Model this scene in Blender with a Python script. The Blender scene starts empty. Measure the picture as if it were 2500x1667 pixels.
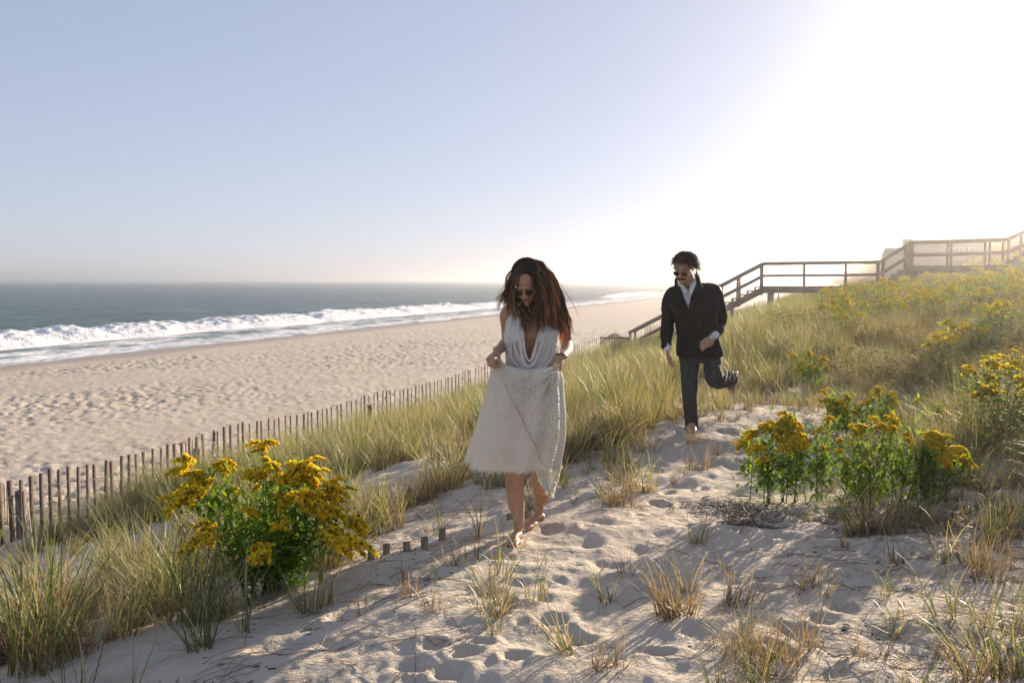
import bpy, math, random
import numpy as np
from mathutils import Vector, Matrix, Euler

SC = bpy.context.scene
COL = SC.collection
rad = math.radians
rng = np.random.default_rng(7)
random.seed(7)

# ------------------------------------------------------------------ camera, sky, sun, exposure
CAMZ = 4.2
HAZE_D, HAZE_G = .0009, .90
PITCH = rad(3.52)
FPX = 2431.0                      # focal length in pixels of the 2500 px wide frame (35 mm)
cam_d = bpy.data.cameras.new('camera')
cam_d.lens = 35.0
cam_d.sensor_width = 36.0
cam_d.clip_start = 0.05
cam_d.clip_end = 30000
cam_d.dof.use_dof = True
cam_d.dof.focus_distance = 5.7
cam_d.dof.aperture_fstop = 7.0
cam = bpy.data.objects.new('camera', cam_d)
COL.objects.link(cam)
cam.location = (0, 0, CAMZ)
cam.rotation_euler = (rad(90) - PITCH, rad(-0.05), 0)
SC.camera = cam

SUN_EL, SUN_AZ = rad(12.5), rad(33.0)      # azimuth clockwise from +Y
world = bpy.data.worlds.new('World')
SC.world = world
world.use_nodes = True
wn = world.node_tree
wn.nodes.clear()
sky = wn.nodes.new('ShaderNodeTexSky')
sky.sky_type = 'NISHITA'
sky.sun_disc = False
sky.sun_elevation = SUN_EL
sky.sun_rotation = SUN_AZ
sky.altitude = 0
sky.air_density = 0.7
sky.dust_density = 0.4
sky.ozone_density = 4.5
bg = wn.nodes.new('ShaderNodeBackground')
bg.inputs['Strength'].default_value = 0.145
wo = wn.nodes.new('ShaderNodeOutputWorld')
hs = wn.nodes.new('ShaderNodeHueSaturation')
hs.inputs['Saturation'].default_value = 0.9
wn.links.new(sky.outputs[0], hs.inputs['Color'])
gm = wn.nodes.new('ShaderNodeGamma')          # a milky sky: less contrast between the sun's side and the rest
gm.inputs[1].default_value = .42
wn.links.new(hs.outputs[0], gm.inputs[0])
mt = wn.nodes.new('ShaderNodeMix')            # a trace of lavender in the sky
mt.data_type = 'RGBA'; mt.blend_type = 'MULTIPLY'; mt.inputs[0].default_value = 1
mt.inputs[7].default_value = (1.06, .975, 1.0, 1)
wn.links.new(gm.outputs[0], mt.inputs[6])
wn.links.new(mt.outputs[2], bg.inputs['Color'])
wn.links.new(bg.outputs[0], wo.inputs['Surface'])

sun_d = bpy.data.lights.new('sun', 'SUN')
sun_d.energy = 4.3
sun_d.angle = rad(0.55)
sun_d.color = (1.0, 0.82, 0.62)
sun = bpy.data.objects.new('sun', sun_d)
COL.objects.link(sun)
sdir = Vector((math.sin(SUN_AZ) * math.cos(SUN_EL), math.cos(SUN_AZ) * math.cos(SUN_EL), math.sin(SUN_EL)))
sun.rotation_euler = sdir.to_track_quat('Z', 'Y').to_euler()
sun.location = (30, 30, 30)

SC.view_settings.view_transform = 'Standard'
SC.view_settings.look = 'None'
SC.view_settings.exposure = 1.34
SC.view_settings.gamma = 1
SC.view_settings.use_curve_mapping = False
SC.render.engine = 'CYCLES'
SC.cycles.max_bounces = 8
SC.cycles.transparent_max_bounces = 8
SC.cycles.volume_bounces = 1
SC.cycles.use_denoising = True

# ------------------------------------------------------------------ from a sight line to a place on the site
def ray(px, py):                  # full-frame pixel (2500 wide) -> direction with unit forward distance
    cx, cy = (px - 1250) / FPX, (833.5 - py) / FPX
    cp, sp = math.cos(PITCH), math.sin(PITCH)
    x, y, z = cx, cp + cy * sp, -sp + cy * cp
    return x / y, z / y

def at(vx, vy, Y):                # in units of the 2352 wide view, at distance Y
    k = 2500 / 2352
    tx, tz = ray(vx * k, vy * k)
    return np.array([tx * Y, Y, CAMZ + tz * Y])

# ------------------------------------------------------------------ noise
_P = np.random.default_rng(3).permutation(4096).astype(np.int64)
_G = np.random.default_rng(4).uniform(0, 2 * np.pi, 4096)
_H = np.random.default_rng(5).uniform(-1, 1, 4096)
def _hash(ix, iy, s):
    return _P[(_P[(ix + s * 131) & 4095] + iy) & 4095]
def pnoise(x, y, s=0):
    x = np.asarray(x, float); y = np.asarray(y, float)
    ix = np.floor(x).astype(np.int64); iy = np.floor(y).astype(np.int64)
    fx, fy = x - ix, y - iy
    u, v = fx * fx * fx * (fx * (fx * 6 - 15) + 10), fy * fy * fy * (fy * (fy * 6 - 15) + 10)
    def g(dx, dy):
        a = _G[_hash(ix + dx, iy + dy, s)]
        return np.cos(a) * (fx - dx) + np.sin(a) * (fy - dy)
    return (g(0, 0) * (1 - u) + g(1, 0) * u) * (1 - v) + (g(0, 1) * (1 - u) + g(1, 1) * u) * v
def fbm(x, y, o=4, s=0):
    r = 0; a = 1
    for k in range(o):
        r = r + a * pnoise(x * 2 ** k + k * 17.3, y * 2 ** k - k * 9.1, s + k); a *= .5
    return r
def vnoise3(x, y, z, s=0):
    ix, iy, iz = (np.floor(t).astype(np.int64) for t in (x, y, z))
    fx, fy, fz = x - ix, y - iy, z - iz
    fx, fy, fz = (t * t * (3 - 2 * t) for t in (fx, fy, fz))
    r = 0
    for a in (0, 1):
        for b in (0, 1):
            for c in (0, 1):
                w = (fx if a else 1 - fx) * (fy if b else 1 - fy) * (fz if c else 1 - fz)
                r = r + w * _H[_P[(_hash(ix + a, iy + b, s) + iz + c) & 4095]]
    return r
def fbm3(p, sc, o=3, s=0):
    r = 0; a = 1
    for k in range(o):
        q = p * sc * 2 ** k + k * 13.7
        r = r + a * vnoise3(q[:, 0], q[:, 1], q[:, 2], s + k); a *= .5
    return r
def sstep(a, b, x):
    t = np.clip((x - a) / (b - a), 0, 1)
    return t * t * (3 - 2 * t)
def worley(x, y, s=0):            # distance to the nearest jittered cell point, and a random number of that cell
    ix = np.floor(x).astype(np.int64); iy = np.floor(y).astype(np.int64)
    best = np.full(x.shape, 9.0); rid = np.zeros(x.shape)
    for dx in (-1, 0, 1):
        for dy in (-1, 0, 1):
            h = _hash(ix + dx, iy + dy, s)
            px = ix + dx + .5 + .42 * _H[h]; py = iy + dy + .5 + .42 * _H[(h * 7 + 3) & 4095]
            d = np.hypot(x - px, y - py)
            m = d < best
            best = np.where(m, d, best); rid = np.where(m, _H[(h * 13 + 5) & 4095], rid)
    return best, rid

# ------------------------------------------------------------------ shore-aligned axes and the ground
VPT = (2012 - 1250) / FPX         # the shore runs off towards this bearing
CA, SA = 1 / math.hypot(1, VPT), VPT / math.hypot(1, VPT)
def uv(X, Y): return X * CA - Y * SA, X * SA + Y * CA
def xy(u, v): return u * CA + v * SA, -u * SA + v * CA

_nu = [-400, -90, -60, -44, -39, -36, -32, -24, -14, -9.9, -8.5, -6.2, -4.2, -2.8, -1.6, 1.0, 2.5, 4.5, 7, 11, 16, 60, 900]
_nh = [-16, -9, -6.4, -4.62, -4.22, -4.08, -3.92, -3.72, -3.5, -3.4, -3.2, -2.6, -1.98, -1.65, -1.5, -1.46, -1.24, -.75, .0, 1.0, 1.8, 2.6, 2.8]
_fu = [-400, -90, -60, -44, -39, -36, -32, -24, -14, -9.9, -8.2, -6.7, -5.0, -3.3, -2.0, -.8, 0, 2.0, 3.7, 5, 5.8, 7, 8.6, 12, 18, 60, 900]
_fh = [-16, -9, -6.4, -4.62, -4.22, -4.08, -3.92, -3.74, -3.55, -3.5, -3.45, -3.3, -2.75, -2.0, -1.5, -1.15, -1.0, -.85, -.66, -.58, -.48, -.12, .3, 1.35, 2.2, 2.8, 3.0]
def _smooth(us, hs):
    g = np.linspace(-400, 400, 16001)
    h = np.interp(g, us, hs)
    k = np.hanning(31); k /= k.sum()
    h2 = np.convolve(np.pad(h, 15, mode='edge'), k, mode='valid')
    return g, h2
_NG, _FG = _smooth(_nu, _nh), _smooth(_fu, _fh)

MAN_X, MAN_Y, MAN_H, MAN_0 = 1.352, 8.95, 0.0, 0.0
PITS = []                         # (x, y, radius, depth, stretch, angle)
_pr = random.Random(5)
for _ in range(95):
    v = _pr.uniform(2.4, 12.5)
    u = _pr.gauss(-1.0 + 0.10 * (v - 3), .62)
    x, y = xy(u, v)
    PITS.append((x, y, _pr.uniform(.035, .08), _pr.uniform(.008, .028), _pr.uniform(1.0, 1.9), _pr.uniform(0, 3.14)))
for px, py, r, d in ((1139, 1598, .065, .045), (1100, 1640, .07, .03), (1262, 1612, .06, .035), (1270, 1480, .10, .03), (1210, 1500, .07, .02),
                     (1060, 1580, .06, .03), (1010, 1625, .07, .03), (1350, 1520, .08, .03), (1180, 1570, .05, .025), (1420, 1560, .08, .03)):
    t, z = ray(px, py)
    y = -1.5 / z
    PITS.append((t * y, y, r, d, 1.15, .3))

def ground(X, Y, detail=True):
    X = np.asarray(X, float); Y = np.asarray(Y, float)
    u, v = uv(X, Y)
    w = sstep(9, 26, v)
    uw = u + .35 * pnoise(v * .17, u * .1, 60) * sstep(6, 20, np.abs(v))
    h = np.interp(uw, *_NG) * (1 - w) + np.interp(uw, *_FG) * w
    dune = sstep(-10, -7, u)
    far = sstep(60, 200, v)
    h = h + dune * far * sstep(2, 14, u) * (1.3 * fbm(u * .05, v * .03, 3, 20) + 2.6)
    h = h + dune * (.10 * fbm(X * .35, Y * .35, 3, 11)) * sstep(3, 9, np.hypot(X, Y) ) + dune * .035 * fbm(X * 1.1, Y * 1.1, 3, 31)
    h = h + (MAN_H - MAN_0) * np.exp(-(((X - MAN_X) ** 2 + (Y - MAN_Y) ** 2) / .8)) + (.20 * np.exp(-(((X - MAN_X - .9) ** 2 + (Y - MAN_Y - 1.0) ** 2) / 2.0)) if MAN_0 else 0)
    beach = 1 - dune
    dry = sstep(-34.5, -31, u)
    h = h + beach * .05 * fbm(u * .12, v * .07, 3, 12)
    if detail:
        near = 1 - sstep(25, 60, np.hypot(X, Y))
        # trampled dry beach: scuffed hollows
        cd, cr = worley(X * 3.3 + .9 * pnoise(X * .9, Y * .9, 40), Y * 2.8 + .9 * pnoise(X * .9 + 9, Y * .9, 41), 2)
        pit = (1 - sstep(.12, .52, cd)) * (.55 + .45 * cr)
        lump = fbm(X * 2.4, Y * 2.4, 3, 15)
        dens = np.clip(.75 + 1.4 * pnoise(u * .11, v * .08, 44), .25, 1.3)
        h = h + beach * dry * dens * (-.075 * pit * (cr > -.35) + .035 * lump) * (1 - sstep(55, 100, np.hypot(X, Y)))
        # soft dune sand
        h = h + dune * near * (.026 * fbm(X * 2.3, Y * 2.3, 4, 16) + .009 * fbm(X * 9, Y * 9, 3, 17))
        cd, cr = worley(X * 3.6, Y * 3.6, 6)
        h = h - dune * near * .016 * (1 - sstep(.1, .5, cd)) * (cr > .1)
        m = (np.hypot(X, Y) < 16)
        if np.any(m):
            Xm, Ym = X[m], Y[m]
            dh = np.zeros(Xm.shape)
            for (x, y, r, d, st, a) in PITS:
                dx, dy = Xm - x, Ym - y
                c, s = math.cos(a), math.sin(a)
                q = np.hypot((dx * c + dy * s) / st, -dx * s + dy * c) / r
                q = q * (1 + .18 * pnoise(Xm * 9, Ym * 9, 50))
                sel = q < 2.4
                hh = np.where(sel, -d * (1 - sstep(.35, 1.0, q)) + d * .30 * np.exp(-((q - 1.22) / .3) ** 2), 0)
                dh = np.where(hh < 0, np.minimum(dh, hh), np.where(dh >= 0, np.maximum(dh, hh), dh))
            h = h.copy(); h[m] += dh
    return h + CAMZ

MAN_0 = float(ground(np.array([MAN_X]), np.array([MAN_Y]), False)[0]) - CAMZ   # the rise the man stands on
MAN_H = -1.425
def gz(x, y): return float(ground(np.array([x]), np.array([y]))[0])

def hit(vx, vy, k=2500 / 2352):   # where a sight line meets the ground
    t, z = ray(vx * k, vy * k)
    Y = np.concatenate([np.arange(1.5, 20, .02), np.arange(20, 90, .1)])
    g = ground(t * Y, Y, False)
    below = (CAMZ + z * Y) < g
    i = int(np.argmax(below)) if below.any() else len(Y) - 1
    return t * Y[i], Y[i], float(g[i])

# ------------------------------------------------------------------ mesh, object and tag helpers
def new_mesh(name, V, F, col=None, smooth=True, attrs=None):
    me = bpy.data.meshes.new(name)
    V = np.asarray(V, np.float32)
    if isinstance(F, np.ndarray):
        n, k = F.shape
        me.vertices.add(len(V)); me.vertices.foreach_set('co', V.ravel())
        me.loops.add(n * k); me.loops.foreach_set('vertex_index', F.astype(np.int32).ravel())
        me.polygons.add(n)
        me.polygons.foreach_set('loop_start', np.arange(0, n * k, k, dtype=np.int32))
        me.polygons.foreach_set('loop_total', np.full(n, k, np.int32))
        me.update(calc_edges=True)
    else:
        me.from_pydata(V.tolist(), [], [list(map(int, f)) for f in F])
        me.update()
    if smooth:
        me.polygons.foreach_set('use_smooth', np.ones(len(me.polygons), bool))
    if col is not None:
        a = me.color_attributes.new('col', 'FLOAT_COLOR', 'POINT')
        c = np.ones((len(V), 4), np.float32); c[:, :3] = col
        a.data.foreach_set('color', c.ravel())
    for k, arr in (attrs or {}).items():
        a = me.attributes.new(k, 'FLOAT', 'POINT')
        a.data.foreach_set('value', np.asarray(arr, np.float32))
    return me

def link(name, me, mat=None, parent=None, loc=None, rot=None, scale=None, label=None, cat=None, group=None, kind=None):
    o = bpy.data.objects.new(name, me)
    COL.objects.link(o)
    if mat is not None and me is not None and len(me.materials) == 0:
        me.materials.append(mat)
    if parent is not None: o.parent = parent
    if loc is not None: o.location = [float(c) for c in loc]
    if rot is not None: o.rotation_euler = rot
    if scale is not None: o.scale = scale if hasattr(scale, '__len__') else (scale,) * 3
    if label: o['label'] = label
    if cat: o['category'] = cat
    if group: o['group'] = group
    if kind: o['kind'] = kind
    return o

def box(sx, sy, sz, c=(0, 0, 0)):
    x, y, z = sx / 2, sy / 2, sz / 2
    V = np.array([(a, b, d) for a in (-x, x) for b in (-y, y) for d in (-z, z)]) + np.array(c)
    F = np.array([(0, 1, 3, 2), (4, 6, 7, 5), (0, 4, 5, 1), (2, 3, 7, 6), (0, 2, 6, 4), (1, 5, 7, 3)])
    return V, F

def join(parts):
    V, F, n = [], [], 0
    for v, f in parts:
        V.append(np.asarray(v)); F.append(np.asarray(f) + n); n += len(v)
    return np.concatenate(V), np.concatenate(F)

def beam(p, q, w, h, up=(0, 0, 1)):        # rectangular bar from p to q
    p, q = np.asarray(p, float), np.asarray(q, float)
    d = q - p; L = np.linalg.norm(d); d /= L
    s = np.cross(d, up); s /= np.linalg.norm(s); t = np.cross(s, d)
    V, F = box(w, L, h)
    return (p + q) / 2 + V[:, :1] * s + V[:, 1:2] * d + V[:, 2:] * t, F

def tube_strands(C, R, sides=3):
    """C (n,k,3) centre lines, R (n,k) radii -> thin tubes, one mesh"""
    n, k, _ = C.shape
    T = np.gradient(C, axis=1); T /= (np.linalg.norm(T, axis=2, keepdims=True) + 1e-9)
    ref = np.array([.31, .95, .11])
    A = np.cross(T, ref); A /= (np.linalg.norm(A, axis=2, keepdims=True) + 1e-9)
    B = np.cross(T, A)
    ang = np.arange(sides) * 2 * np.pi / sides
    V = C[:, :, None, :] + R[:, :, None, None] * (A[:, :, None, :] * np.cos(ang)[None, None, :, None] + B[:, :, None, :] * np.sin(ang)[None, None, :, None])
    V = V.reshape(-1, 3)
    i = np.arange(n)[:, None, None] * k * sides; j = np.arange(k - 1)[None, :, None] * sides; s = np.arange(sides)[None, None, :]
    s2 = (s + 1) % sides
    F = np.stack([i + j + s, i + j + s2, i + j + sides + s2, i + j + sides + s], -1).reshape(-1, 4)
    return V, F

# ------------------------------------------------------------------ materials
def nmat(name):
    m = bpy.data.materials.new(name); m.use_nodes = True
    nt = m.node_tree
    b = nt.nodes['Principled BSDF']
    return m, nt, b
def N(nt, t, **kw):
    n = nt.nodes.new(t)
    for k, v in kw.items():
        if k in ('ins',):
            for a, c in v.items(): n.inputs[a].default_value = c
        else: setattr(n, k, v)
    return n
def ramp(nt, stops):
    r = nt.nodes.new('ShaderNodeValToRGB')
    e = r.color_ramp.elements
    while len(e) < len(stops): e.new(.5)
    for i, (p, c) in enumerate(stops):
        e[i].position = p; e[i].color = (*c, 1) if len(c) == 3 else c
    return r
def simple(name, c1, c2=None, rough=.6, scale=6.0, bump=0.0, bscale=30.0, spec=.4, stretch=(1, 1, 1), detail=5, metal=0, coord='Object'):
    m, nt, b = nmat(name)
    b.inputs['Roughness'].default_value = rough
    b.inputs['Specular IOR Level'].default_value = spec
    b.inputs['Metallic'].default_value = metal
    tc = N(nt, 'ShaderNodeTexCoord'); mp = N(nt, 'ShaderNodeMapping')
    mp.inputs['Scale'].default_value = stretch
    nt.links.new(tc.outputs[coord], mp.inputs[0])
    if c2 is None: c2 = tuple(x * .8 for x in c1)
    nz = N(nt, 'ShaderNodeTexNoise', ins={'Scale': scale, 'Detail': detail})
    nt.links.new(mp.outputs[0], nz.inputs['Vector'])
    r = ramp(nt, [(.35, c2), (.65, c1)])
    nt.links.new(nz.outputs[0], r.inputs[0]); nt.links.new(r.outputs[0], b.inputs['Base Color'])
    if bump:
        n2 = N(nt, 'ShaderNodeTexNoise', ins={'Scale': bscale, 'Detail': 4})
        nt.links.new(mp.outputs[0], n2.inputs['Vector'])
        bp = N(nt, 'ShaderNodeBump', ins={'Strength': 1.0, 'Distance': bump})
        nt.links.new(n2.outputs[0], bp.inputs['Height']); nt.links.new(bp.outputs[0], b.inputs['Normal'])
    return m

def leafy(name, trans=.45, rough=.5, spec=.4, warm=(1.25, 1.1, .55)):   # colour from the 'col' attribute, light passes through
    m, nt, b = nmat(name)
    at_ = N(nt, 'ShaderNodeVertexColor', layer_name='col')
    nt.links.new(at_.outputs[0], b.inputs['Base Color'])
    b.inputs['Roughness'].default_value = rough
    b.inputs['Specular IOR Level'].default_value = spec
    tr = N(nt, 'ShaderNodeBsdfTranslucent')
    mx = N(nt, 'ShaderNodeMix', data_type='RGBA', blend_type='MULTIPLY')
    mx.inputs[0].default_value = 1; mx.inputs[7].default_value = (*warm, 1)
    nt.links.new(at_.outputs[0], mx.inputs[6]); nt.links.new(mx.outputs[2], tr.inputs[0])
    ms = N(nt, 'ShaderNodeMixShader'); ms.inputs[0].default_value = trans
    nt.links.new(b.outputs[0], ms.inputs[1]); nt.links.new(tr.outputs[0], ms.inputs[2])
    nt.links.new(ms.outputs[0], nt.nodes['Material Output'].inputs['Surface'])
    return m

def sand_material():
    m, nt, b = nmat('sand')
    b.inputs['Roughness'].default_value = .9
    b.inputs['Specular IOR Level'].default_value = .25
    geo = N(nt, 'ShaderNodeNewGeometry')
    n1 = N(nt, 'ShaderNodeTexNoise', ins={'Scale': .6, 'Detail': 6})
    n2 = N(nt, 'ShaderNodeTexNoise', ins={'Scale': 260.0, 'Detail': 2})
    n3 = N(nt, 'ShaderNodeTexNoise', ins={'Scale': 9.0, 'Detail': 6})
    for n in (n1, n2, n3): nt.links.new(geo.outputs['Position'], n.inputs['Vector'])
    r1 = ramp(nt, [(.3, (.55, .475, .385)), (.7, (.64, .565, .465))])
    nt.links.new(n1.outputs[0], r1.inputs[0])
    r2 = ramp(nt, [(.28, (.55, .52, .5)), (.5, (1, 1, 1)), (.75, (1.1, 1.1, 1.1))])
    nt.links.new(n2.outputs[0], r2.inputs[0])
    mx = N(nt, 'ShaderNodeMix', data_type='RGBA', blend_type='MULTIPLY'); mx.inputs[0].default_value = .50
    nt.links.new(r1.outputs[0], mx.inputs[6]); nt.links.new(r2.outputs[0], mx.inputs[7])
    r3 = ramp(nt, [(.35, (.86, .84, .82)), (.6, (1, 1, 1))])
    nt.links.new(n3.outputs[0], r3.inputs[0])
    mx3 = N(nt, 'ShaderNodeMix', data_type='RGBA', blend_type='MULTIPLY'); mx3.inputs[0].default_value = .8
    nt.links.new(mx.outputs[2], mx3.inputs[6]); nt.links.new(r3.outputs[0], mx3.inputs[7])
    wet = N(nt, 'ShaderNodeAttribute', attribute_name='wet')
    mw = N(nt, 'ShaderNodeMix', data_type='RGBA'); mw.inputs[7].default_value = (.36, .285, .22, 1)
    nt.links.new(wet.outputs['Fac'], mw.inputs[0]); nt.links.new(mx3.outputs[2], mw.inputs[6])
    nt.links.new(mw.outputs[2], b.inputs['Base Color'])
    mr = N(nt, 'ShaderNodeMapRange', ins={'To Min': .92, 'To Max': .42})
    nt.links.new(wet.outputs['Fac'], mr.inputs[0]); nt.links.new(mr.outputs[0], b.inputs['Roughness'])
    nb = N(nt, 'ShaderNodeTexNoise', ins={'Scale': 22.0, 'Detail': 7, 'Roughness': .62})
    nb2 = N(nt, 'ShaderNodeTexNoise', ins={'Scale': 2.6, 'Detail': 5, 'Roughness': .6})
    for n in (nb, nb2): nt.links.new(geo.outputs['Position'], n.inputs['Vector'])
    dryv = N(nt, 'ShaderNodeMath', operation='SUBTRACT'); dryv.inputs[0].default_value = 1
    nt.links.new(wet.outputs['Fac'], dryv.inputs[1])
    b1 = N(nt, 'ShaderNodeBump', ins={'Distance': .02}); b2 = N(nt, 'ShaderNodeBump', ins={'Distance': .10})
    s2 = N(nt, 'ShaderNodeMath', operation='MULTIPLY'); s2.inputs[1].default_value = .5
    nt.links.new(dryv.outputs[0], b1.inputs['Strength']); nt.links.new(dryv.outputs[0], s2.inputs[0]); nt.links.new(s2.outputs[0], b2.inputs['Strength'])
    nt.links.new(nb.outputs[0], b1.inputs['Height']); nt.links.new(nb2.outputs[0], b2.inputs['Height'])
    nt.links.new(b2.outputs[0], b1.inputs['Normal']); nt.links.new(b1.outputs[0], b.inputs['Normal'])
    return m

def sea_material():
    m, nt, b = nmat('sea_water')
    geo = N(nt, 'ShaderNodeNewGeometry')
    mp = N(nt, 'ShaderNodeMapping'); mp.inputs['Rotation'].default_value = (0, 0, math.atan2(SA, CA))
    nt.links.new(geo.outputs['Position'], mp.inputs[0])
    def nz(scale, st, det=5, rough=.55):
        q = N(nt, 'ShaderNodeMapping'); q.inputs['Scale'].default_value = st
        nt.links.new(mp.outputs[0], q.inputs[0])
        n = N(nt, 'ShaderNodeTexNoise', ins={'Scale': scale, 'Detail': det, 'Roughness': rough})
        nt.links.new(q.outputs[0], n.inputs['Vector']); return n
    big = nz(.02, (1, .25, 1), 6)
    mid = nz(.16, (1, .35, 1), 8, .65)
    r = ramp(nt, [(.38, (.018, .054, .058)), (.62, (.060, .140, .126))])
    nt.links.new(mid.outputs[0], r.inputs[0])
    r2 = ramp(nt, [(.35, (.75, .8, .85)), (.65, (1.15, 1.1, 1.0))])
    nt.links.new(big.outputs[0], r2.inputs[0])
    mx = N(nt, 'ShaderNodeMix', data_type='RGBA', blend_type='MULTIPLY'); mx.inputs[0].default_value = 1
    nt.links.new(r.outputs[0], mx.inputs[6]); nt.links.new(r2.outputs[0], mx.inputs[7])
    foam = N(nt, 'ShaderNodeAttribute', attribute_name='foam')
    # break the foam attribute up with lacy noise
    fz = nz(1.1, (1, .35, 1), 10, .72)
    fz2 = nz(.35, (1, .4, 1), 6, .6)
    ad = N(nt, 'ShaderNodeMath', operation='ADD'); nt.links.new(fz.outputs[0], ad.inputs[0]); nt.links.new(fz2.outputs[0], ad.inputs[1])
    s = N(nt, 'ShaderNodeMath', operation='MULTIPLY_ADD'); s.inputs[1].default_value = 1.0; 
    nt.links.new(foam.outputs['Fac'], s.inputs[0]); nt.links.new(ad.outputs[0], s.inputs[2])
    fr = N(nt, 'ShaderNodeMapRange', ins={'From Min': 1.34, 'From Max': 1.62}); nt.links.new(s.outputs[0], fr.inputs[0])
    mf = N(nt, 'ShaderNodeMix', data_type='RGBA'); mf.inputs[7].default_value = (.78, .80, .82, 1)
    nt.links.new(fr.outputs[0], mf.inputs[0]); nt.links.new(mx.outputs[2], mf.inputs[6])
    nt.links.new(mf.outputs[2], b.inputs['Base Color'])
    rr = N(nt, 'ShaderNodeMapRange', ins={'To Min': .34, 'To Max': .85}); nt.links.new(fr.outputs[0], rr.inputs[0])
    nt.links.new(rr.outputs[0], b.inputs['Roughness'])
    b.inputs['IOR'].default_value = 1.33
    b.inputs['Specular IOR Level'].default_value = .30
    w1 = nz(.9, (1, .4, 1), 6, .6); w2 = nz(.22, (1, .3, 1), 5, .6)
    b1 = N(nt, 'ShaderNodeBump', ins={'Distance': .35, 'Strength': .9}); b2 = N(nt, 'ShaderNodeBump', ins={'Distance': 1.6, 'Strength': .9})
    nt.links.new(w1.outputs[0], b1.inputs['Height']); nt.links.new(w2.outputs[0], b2.inputs['Height'])
    nt.links.new(b2.outputs[0], b1.inputs['Normal']); nt.links.new(b1.outputs[0], b.inputs['Normal'])
    return m

M = {}
M['sand'] = sand_material()
M['sea'] = sea_material()
M['foam'] = simple('foam', (.90, .91, .92), (.78, .81, .84), rough=.8, scale=2.2, bump=.10, bscale=7, spec=.3)
M['grass'] = leafy('grass_blade', .38, .5, .35, (1.12, 1.06, .6))
M['leaf'] = leafy('goldenrod_leaf', .48, .7, .04, (1.3, 1.2, .35))
M['flower'] = leafy('goldenrod_flower', .5, .8, .05, (1.05, 1.0, .6))
M['wood'] = simple('weathered_wood', (.23, .185, .155), (.14, .115, .10), rough=.85, scale=4, bump=.004, bscale=40, spec=.2, stretch=(6, 6, 1))
M['deckwood'] = simple('boardwalk_wood', (.24, .19, .165), (.17, .135, .12), rough=.85, scale=2, bump=.004, bscale=20, spec=.25)
M['slat'] = simple('slat_wood', (.17, .125, .10), (.10, .075, .065), rough=.85, scale=3, bump=.002, bscale=60, spec=.2, stretch=(8, 8, 1))
M['paleslat'] = simple('pale_slat_wood', (.42, .33, .25), (.30, .23, .17), rough=.85, scale=3, bump=.002, bscale=60, spec=.2, stretch=(8, 8, 1))
M['wire'] = simple('wire', (.12, .10, .09), rough=.5, metal=.8)

# ------------------------------------------------------------------ the ground: one sheet, fine where it is near
def polar_grid(angs, rads):
    A, R = np.meshgrid(angs, rads, indexing='ij')
    X, Y = R * np.sin(A), R * np.cos(A)
    na, nr = A.shape
    i = np.arange(na - 1)[:, None] * nr; j = np.arange(nr - 1)[None, :]
    F = np.stack([i + j, i + nr + j, i + nr + j + 1, i + j + 1], -1).reshape(-1, 4)
    return X.ravel(), Y.ravel(), F

angs = np.concatenate([np.linspace(-math.pi, rad(-36), 60, endpoint=False), np.linspace(rad(-36), rad(38), 800, endpoint=False), np.linspace(rad(38), math.pi, 60)])
rads = np.concatenate([[.02], np.geomspace(1.2, 70, 600, endpoint=False), np.geomspace(70, 300, 130, endpoint=False), np.geomspace(300, 9000, 50)])
X, Y, F = polar_grid(angs, rads)
Z = ground(X, Y)
u_, v_ = uv(X, Y)
Z = np.where(np.hypot(X, Y) > 1500, np.minimum(Z, CAMZ - 1.0), Z)
wet = (1 - sstep(-36.6, -33.2, u_ + .6 * pnoise(v_ * .12, 3.3, 9))) * (u_ < -20)
me = new_mesh('dune_and_beach_sand', np.stack([X, Y, Z], 1), F[:, ::-1], attrs={'wet': wet})
link('sandy_ground', me, M['sand'], kind='structure')

# ------------------------------------------------------------------ the sea: one sheet to the horizon
angs = np.concatenate([np.linspace(rad(-100), rad(-32), 60, endpoint=False), np.linspace(rad(-32), rad(19.0), 520)])
rads = np.concatenate([np.geomspace(28, 190, 430, endpoint=False), np.geomspace(190, 16000, 160)])
X, Y, F = polar_grid(angs, rads)
u_, v_ = uv(X, Y)
off = -39 - u_
fade = 1 - sstep(250, 900, np.hypot(X, Y))
wave = .26 * fbm(u_ * .16 + .3 * pnoise(v_ * .02, u_ * .02, 70), v_ * .035, 3, 71) + .10 * fbm(u_ * .6, v_ * .16, 3, 72)
Z = -4.2 + wave * sstep(6, 22, off) * fade
Z = Z + .05 * fbm(u_ * .35, v_ * .12, 3, 73) * (1 - sstep(6, 22, off))          # swash lobes
edge = 8.2 + 1.2 * fbm(v_ * .05, 1.7, 2, 75)
foam = .52 * (1 - sstep(edge * .75, edge * 1.5, off)) + .18 * np.exp(-((off - 1.2) / 1.5) ** 2) - .02
foam = foam + .42 * np.exp(-((off - 13.6) / 3.2) ** 2) * np.clip(.6 + 1.5 * pnoise(v_ * .035, 5.5, 76), 0, 1)
foam = foam + .5 * (off > 26) * np.clip(fbm(u_ * .16, v_ * .07, 3, 78) - .55, 0, .5) * 3.4
foam = np.clip(foam, 0, 1)
Z = Z + .18 * np.exp(-((off - 12.5) / 3.0) ** 2)
me = new_mesh('sea_surface', np.stack([X, Y, Z + CAMZ], 1), F[:, ::-1], attrs={'foam': foam})
link('sea_water', me, M['sea'], kind='structure')

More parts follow.
